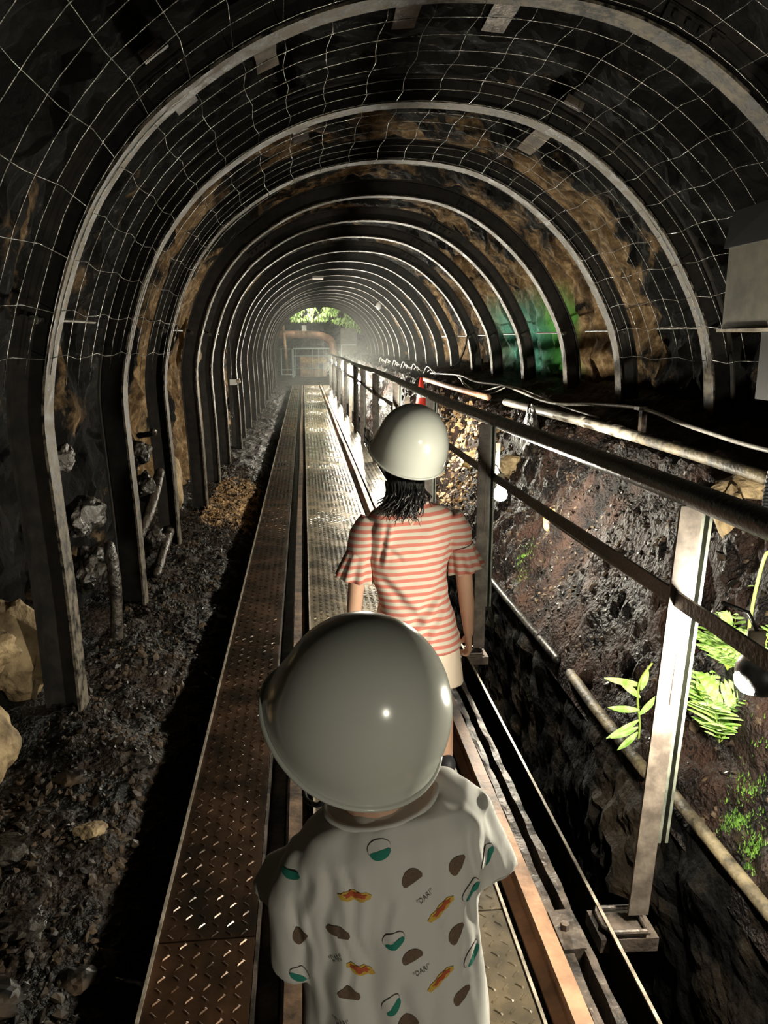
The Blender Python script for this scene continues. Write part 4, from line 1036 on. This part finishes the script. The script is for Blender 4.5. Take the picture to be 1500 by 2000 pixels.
b_.tube([(GX - .135, GYY, .89), (GX - .175, GYY + .0, .82), (GX - .185, GYY + .01, .72), (GX - .195, GYY + .03, .60), (GX - .20, GYY + .05, .50)], [.034, .031, .030, .027, .019], 14, round_=True)
hand(b_, (GX - .20, GYY + .052, .49), (0, .15, -1), (0, 1, 0), (1, 0, 0), .95, .85)
body = b_.build('body', M['skin'], girl, smooth=True); remesh(body, .0045, 3)
eyes(girl, fg, 1.)
shoes(girl, [(GX + .122, GYY - .10, 0.004), (GX - .055, GYY - .01, .004)])
# dress
d_ = MB()
d_.loft([ell((GX + .035, GYY, .465), .150, .115, pw=2.2), ell((GX + .03, GYY, .52), .140, .108), ell((GX + .015, GYY, .62), .132, .098), ell((GX + .005, GYY, .72), .132, .092), ell((GX, GYY, .82), .142, .094),
         ell((GX, GYY, .90), .150, .090), ell((GX - .0, GYY, .95), .138, .076), ell((GX, GYY, .975), .105, .062), ell((GX, GYY, .99), .062, .052)])
d_.tube([(GX + .13, GYY, .925), (GX + .160, GYY - .003, .87), (GX + .178, GYY - .005, .815)], [.045, .046, .042], 20)
d_.tube([(GX - .13, GYY, .92), (GX - .160, GYY, .87), (GX - .178, GYY, .80)], [.047, .049, .045], 20)
dr = d_.build('dress', M['stripes'], girl, smooth=True); remesh(dr, .006, 5)
wrinkle(dr, .014, (5, 5, 5), 2., .007, (9, 9, 12))
co = np.zeros(len(dr.data.vertices) * 3); dr.data.vertices.foreach_get('co', co); co = co.reshape(-1, 3)
for (xa, za, xb, zb, w_, dp) in ((-.09, .93, -.115, .78, .008, .007), (-.12, .74, .02, .60, .012, .008), (.13, .74, -.02, .55, .014, .009), (.14, .86, .10, .74, .009, .006), (.12, .66, .02, .50, .012, .007), (-.06, .66, .05, .54, .012, .007), (-.11, .86, -.04, .80, .008, .005)):
    d0 = np.array((xb - xa, zb - za)); L_ = np.linalg.norm(d0); d0 /= L_; nn = np.array((-d0[1], d0[0]))
    q_ = co[:, [0, 2]] - np.array((xa, za)); al = (q_ @ d0) / L_; ac = q_ @ nn
    inside = np.exp(-(np.maximum(0, np.abs(al - .5) - .35) / .15) ** 2); back = co[:, 1] < .02
    co[:, 1] += np.where(back, dp * inside * (np.exp(-(ac / w_) ** 2) - .7 * np.exp(-((ac - 2.1 * w_) / w_) ** 2)), 0)
dr.data.vertices.foreach_set('co', co.ravel()); dr.data.update()
def flounce(top, bot, r0, r1, seed):
    top = Vector(top); bot = Vector(bot); ax = (bot - top).normalized(); u = ax.cross(Vector((0, 1, 0))).normalized(); v = ax.cross(u); rings = []
    for layer, order in ((0, range(9)), (-.003, range(8, -1, -1))):
        for i in order:
            f = i / 8; rr = r0 + (r1 - r0) * f ** .8 + layer; rg = []
            for j in range(64):
                a = 2 * PI * j / 64; w_ = 1 + (.10 * f + .02) * math.sin(a * 9 + seed) + .05 * f * math.sin(a * 4 + seed * 2)
                if i == 0: w_ += .05 * math.sin(a * 22)
                p = top.lerp(bot, f); rg.append(p + (u * math.cos(a) + v * math.sin(a)) * rr * w_)
            rings.append(rg)
    return MB().loft(rings, cap=False)
flounce((GX + .176, GYY - .005, .825), (GX + .198, GYY - .005, .74), .043, .062, 1.).build('sleeve_ruffle', M['stripes'], girl, smooth=True)
flounce((GX - .175, GYY - .0, .81), (GX - .196, GYY + .0, .715), .045, .066, 2.).build('sleeve_ruffle', M['stripes'], girl, smooth=True)
MB().tube([(GX + .064 * math.cos(a), GYY + .054 * math.sin(a), .988 + .004 * math.sin(a)) for a in np.linspace(0, 2 * PI, 30)], .006, 8, cap=False).build('neckband', M['stripes'], girl, smooth=True)
sk = MB(); sk.loft([ell((GX + .05, GYY - .01, .325), .142, .112, pw=2.2), ell((GX + .042, GYY, .40), .142, .110), ell((GX + .035, GYY, .48), .138, .106)]); sk = sk.build('underskirt', M['skirt'], girl, smooth=True)
remesh(sk, .006, 2); wrinkle(sk, .008, (9, 9, 3), 7.)
# hair: cap under the helmet and a loose curly ponytail
h_ = MB(); h_.ellipsoid((GX - .002, GYY + .012, 1.15), (.076, .092, .098), 20, rot=Matrix.Rotation(hy, 3, 'Z')); h_.tube([(GX - .02, GYY - .025, 1.07), (GX - .028, GYY - .045, 1.03), (GX - .03, GYY - .065, .985)], [.05, .042, .025], 12, round_=True)
rd = random.Random(4)
for k_ in range(330):
    a = rd.uniform(0, 2 * PI); rr = rd.random() ** .5
    x0, y0 = GX - .030 + .062 * rr * math.cos(a), GYY - .055 + .03 * rr * math.sin(a)
    L = rd.uniform(.07, .155) * (1 - .25 * abs(math.cos(a)) * rr); sw = rd.uniform(-.045, .05) - .01; ph = rd.uniform(0, 6); am = rd.uniform(.006, .018)
    z0 = 1.085 - .02 * rr
    P = [Vector((x0 + sw * f * f + am * math.sin(ph + f * 7) * f, y0 - .045 * math.sin(min(1.9, f * 2.4)) + .006 * math.cos(ph + f * 6), z0 - L * f + (.018 * max(0, f - .7) / .3 * rd.random()))) for f in np.linspace(0, 1, 11)]
    h_.tube(P, [.0058 * (1 - .88 * f ** 1.5) for f in np.linspace(0, 1, 11)], 5)
h_.build('hair', M['hair'], girl, smooth=True)
helmet((GX + .003, GYY + .0, 1.175), math.radians(58), math.radians(24), math.radians(6), .98, 'safety_helmet', 'glossy off-white safety helmet worn by the farther person in the striped dress')

# ---- the small child in front
CX, CY = .118, 1.02
child = thing('person', 'person in white printed T-shirt and white helmet, nearest the camera, back turned', 'person', (CX, CY, 0))
hy2 = math.radians(55)
b_ = MB()
b_.tube([(CX, CY + .02, .46), (CX, CY + .01, .60), (CX, CY, .74), (CX - .003, CY, .80)], [.088, .082, .082, .07], 20, round_=True)
b_.tube([(CX - .085, CY, .765), (CX + .085, CY, .80)], [.032, .032], 14, round_=True)
b_.tube([(CX - .02, CY + .0, .80), (CX - .03, CY + .01, .93)], [.052, .048], 16, round_=True)
fc = head_parts(b_, (CX - .045, CY + .03, .975), hy2, .98)
for q in (-1, 1):
    b_.tube([(CX + q * .045, CY + .02, .46), (CX + q * .05, CY + .03, .30), (CX + q * .05, CY + .025, .17), (CX + q * .05, CY + .015, .07)], [.066, .050, .038, .027], 16, round_=True)
b_.tube([(CX - .115, CY + .0, .755), (CX - .145, CY + .03, .69), (CX - .15, CY + .06, .63), (CX - .10, CY + .16, .62), (CX - .06, CY + .22, .63)], [.032, .029, .027, .023, .017], 14, round_=True)
hand(b_, (CX - .055, CY + .225, .63), (.5, .8, .05), (.1, 0, 1), (1, -.4, 0), .85, .8)
b_.tube([(CX + .118, CY + .0, .79), (CX + .155, CY + .04, .74), (CX + .16, CY + .09, .68), (CX + .10, CY + .18, .66), (CX + .06, CY + .23, .66)], [.032, .029, .027, .023, .017], 14, round_=True)
hand(b_, (CX + .055, CY + .235, .66), (-.5, .8, .05), (-.1, 0, 1), (-1, -.4, 0), .85, .8)
body = b_.build('body', M['skin'], child, smooth=True); remesh(body, .0045, 3)
eyes(child, fc, .98)
shoes(child, [(CX + .05, CY + .01, .004), (CX - .05, CY + .01, .004)], .88)
s_ = MB()
for q in (-1, 1): s_.loft([ell((CX + q * .055, CY + .025, .29), .072, .075), ell((CX + q * .05, CY + .02, .38), .075, .085), ell((CX + q * .045, CY + .02, .47), .07, .09)])
so = s_.build('shorts', M['shorts'], child, smooth=True); remesh(so, .007, 3)
s_ = MB()
def tilted(c, rx, ry, slope, pw=2.4, dip=0.):
    out = []
    for p in ell(c, rx, ry, 48, pw):
        out.append((p[0], p[1], p[2] + (p[0] - c[0]) * slope - dip * ((p[0] - c[0]) / rx) ** 2))
    return out
s_.loft([tilted((CX + .015, CY + .01, .43), .150, .115, 0), tilted((CX + .012, CY + .008, .52), .142, .108, .02), tilted((CX + .006, CY + .002, .62), .138, .100, .05), tilted((CX + .002, CY, .72), .140, .094, .12),
         tilted((CX, CY, .79), .150, .092, .18, dip=.004), tilted((CX - .002, CY, .835), .146, .086, .2, dip=.014), tilted((CX - .006, CY, .868), .122, .072, .2, dip=.016), tilted((CX - .016, CY, .872), .090, .066, .2)])
s_.tube([(CX + .105, CY, .835), (CX + .134, CY + .003, .785), (CX + .152, CY + .01, .72)], [.050, .052, .050], 24, round_=False)
s_.tube([(CX - .105, CY, .785), (CX - .142, CY - .0, .71), (CX - .138, CY + .01, .585)], [.050, .050, .043], 24)
s_.tube([(CX - .13, CY + .03, .77), (CX - .175, CY + .06, .71), (CX - .190, CY + .08, .65)], [.03, .036, .038], 20)
for a_ in s_.v: a_[:, 2] -= .012 * np.clip((a_[:, 2] - .5) / .3, 0, 1)
shirt = s_.build('tshirt', [M['shirt'], M['p_brown'], M['p_green'], M['p_yellow'], M['p_red'], M['p_grey']], child, smooth=True)
remesh(shirt, .006, 4); wrinkle(shirt, .016, (9, 9, 2.2), 1., .006, (16, 16, 5))
co = np.zeros(len(shirt.data.vertices) * 3); shirt.data.vertices.foreach_get('co', co); co = co.reshape(-1, 3)
for (xa, za, xb, zb, w_, dp) in ((-.10, .80, -.105, .50, .009, .007), (-.075, .80, -.06, .66, .007, .005), (-.05, .70, -.03, .44, .016, .007), (-.02, .76, -.02, .68, .006, .004), (.105, .84, .118, .62, .006, .006),
                                 (.0, .62, .02, .42, .012, .008), (-.085, .74, -.07, .60, .006, .006), (.125, .82, .15, .74, .006, .005), (-.15, .74, -.135, .60, .006, .006), (-.13, .78, -.15, .66, .006, .005)):
    f_ = np.clip((co[:, 2] - zb) / (za - zb), -.15, 1.15); inside = np.exp(-(np.maximum(0, np.abs(f_ - .5) - .4) / .12) ** 2)
    xc = xb + (xa - xb) * f_ + .004 * np.sin(co[:, 2] * 60)
    back = co[:, 1] < .02
    co[:, 1] += np.where(back, dp * inside * (np.exp(-((co[:, 0] - xc) / w_) ** 2) - .7 * np.exp(-((co[:, 0] - xc - 2.2 * w_) / w_) ** 2)), 0)
shirt.data.vertices.foreach_set('co', co.ravel()); shirt.data.update()
if len(shirt.data.materials) < 6:
    shirt.data.materials.clear()
    for k_ in ('shirt', 'p_brown', 'p_green', 'p_yellow', 'p_red', 'p_grey'): shirt.data.materials.append(M[k_])
MB().tube([(CX - .018 + .083 * math.cos(a), CY + .002 + .064 * math.sin(a), .858 + .014 * math.cos(a) + .008 * math.sin(a)) for a in np.linspace(0, 2 * PI, 40)], .0045, 10, cap=False).build('neckband', M['shirt'], child, smooth=True)

# prints on the back of the shirt, laid onto the cloth
me = shirt.data; org = Vector((CX, CY, 0))
SB = BVHTree.FromPolygons([v.co + org for v in me.vertices], [tuple(p.vertices) for p in me.polygons])
PR = MB()
def lay(poly2, c, ang, mi, off=.0012, n_in=0):
    """poly2: outline in metres around (0,0); c: (x,z) on the back; filled as a fan of rings following the cloth"""
    ca, sa = math.cos(ang), math.sin(ang); rings = []
    for f in (1., .75, .5, .25, .02):
        rg = []
        for (u, v) in poly2:
            u2, v2 = u * f, v * f
            x = c[0] + u2 * ca - v2 * sa; z = c[1] + u2 * sa + v2 * ca
            h_ = SB.ray_cast(Vector((x, CY - .5, z)), Vector((0, 1, 0)))
            if h_[0] is None: return
            rg.append(h_[0] + h_[1] * (off if h_[1].y < 0 else -off))
        rings.append(rg)
    PR.loft(rings, mi=mi, cap=False)
def dome(w_, h_): return [(w_ * math.cos(a), h_ * math.sin(a)) for a in np.linspace(0, PI, 14)] + [(-w_ * .85, -h_ * .22), (0, -h_ * .30), (w_ * .85, -h_ * .22)]
def oval(w_, h_, k=20): return [(w_ * math.cos(a), h_ * math.sin(a)) for a in np.linspace(0, 2 * PI, k, endpoint=False)]
def wavy(w_, h_, k=36, n=9, am=.12): return [(w_ * (1 + am * .3 * math.sin(n * a)) * math.cos(a), h_ * (1 + am * math.sin(n * a)) * math.sin(a)) for a in np.linspace(0, 2 * PI, k, endpoint=False)]
def bun(c, a, s_=1.): lay(dome(.016 * s_, .015 * s_), c, a, 1)
def hotdog(c, a, s_=1.):
    lay(wavy(.023 * s_, .0075 * s_), c, a, 3); lay(wavy(.015 * s_, .0042 * s_, n=7, am=.35), (c[0] + .002 * math.sin(a), c[1] + .002), a, 4, .002)
def pod(c, a, s_=1.):
    lay(oval(.017 * s_, .011 * s_), c, a, 5); lay(oval(.0162 * s_, .0102 * s_), c, a, 0, .0018)
    lay(dome(.0145 * s_, .0085 * s_), (c[0] + .004 * math.sin(a), c[1] - .004), a + PI, 2, .0024)
def word(txt, c, a, size=.0115):
    cu = bpy.data.curves.new('w', 'FONT'); cu.body = txt; cu.size = size; cu.align_x = 'CENTER'; cu.shear = .2; cu.resolution_u = 2
    o = bpy.data.objects.new('w', cu); COL.objects.link(o); bpy.context.view_layer.update(); m_ = evaluated(o)
    vs = []; ca, sa = math.cos(a), math.sin(a)
    for v in m_.vertices:
        x = c[0] + v.co.x * .8 * ca - v.co.y * sa; z = c[1] + v.co.x * .8 * sa + v.co.y * ca
        h_ = SB.ray_cast(Vector((x, CY - .5, z)), Vector((0, 1, 0)))
        vs.append(tuple(h_[0] + Vector((0, -.0015, 0))) if h_[0] else (x, CY - .1, z))
    PR.add(vs, [tuple(p.vertices) for p in m_.polygons], 5)
    bpy.data.objects.remove(o); bpy.data.curves.remove(cu)
PRINTS = [('bun', .136, .785, .55), ('bun', .205, .79, 1.1), ('bun', .031, .70, .0), ('bun', .136, .665, .45), ('bun', .205, .68, 1.1), ('bun', .045, .60, -.1), ('bun', .130, .555, .2), ('bun', .215, .57, .8), ('bun', -.02, .67, 1.2),
          ('hotdog', .178, .875, .8), ('hotdog', .055, .765, .05), ('hotdog', .178, .73, .5), ('hotdog', .178, .62, .5), ('hotdog', .062, .645, -.45), ('hotdog', .100, .50, .3),
          ('pod', .090, .83, .3), ('pod', .108, .70, .5), ('pod', .225, .74, .7), ('pod', .228, .63, .9), ('pod', .105, .59, .95), ('pod', .252, .78, 1.2), ('pod', .21, .865, 1.2), ('pod', -.035, .775, .3), ('pod', -.025, .60, -.6),
          ('word', .155, .755, .65), ('word', .150, .64, .5), ('word', .03, .655, .9), ('word', .035, .55, .6)]
for kind_, x, z, a in PRINTS:
    if kind_ == 'bun': bun((x, z), a)
    elif kind_ == 'hotdog': hotdog((x, z), a)
    elif kind_ == 'pod': pod((x, z), a)
    else: word('"DARI"', (x, z), a)
# merge the prints into the shirt mesh
bm = bmesh.new(); bm.from_mesh(shirt.data)
off = len(bm.verts); V = np.concatenate(PR.v) - np.array(org)
nv = [bm.verts.new(v) for v in V]; bm.verts.ensure_lookup_table()
for f, mi in zip(PR.f, PR.mi):
    try:
        nf = bm.faces.new([nv[i] for i in f]); nf.material_index = mi; nf.smooth = True
    except ValueError: pass
bm.to_mesh(shirt.data); bm.free()
h_ = MB(); h_.ellipsoid((CX - .045, CY + .022, .985), (.074, .09, .094), 20, rot=Matrix.Rotation(hy2, 3, 'Z')); h_.build('hair', M['hair'], child, smooth=True)
helmet((CX - .045, CY + .0, 1.00), math.radians(58), math.radians(26), math.radians(8), 1.02, 'safety_helmet', 'glossy off-white safety helmet worn by the small person nearest the camera')

# ------------------------------------------------------------------ damp haze in the far half of the tunnel
m, t, b_n = nt('damp_haze'); t.nodes.remove(b_n)
vs_ = N(t, 'ShaderNodeVolumeScatter', Density=.010, Anisotropy=.3); vs_.inputs['Color'].default_value = (.92, .97, .93, 1)
t.links.new(vs_.outputs[0], t.nodes['Material Output'].inputs['Volume'])
hz = MB().loft([[(p.x + n.x * .10, y, p.y + n.y * .10) for p, n in zip(AP, AN)] for y in (11., 37.)]).build('haze', m)
tag(hz, 'thin grey haze hanging in the far half of the tunnel', 'haze', kind='stuff')
SC.cycles.volume_bounces = 0
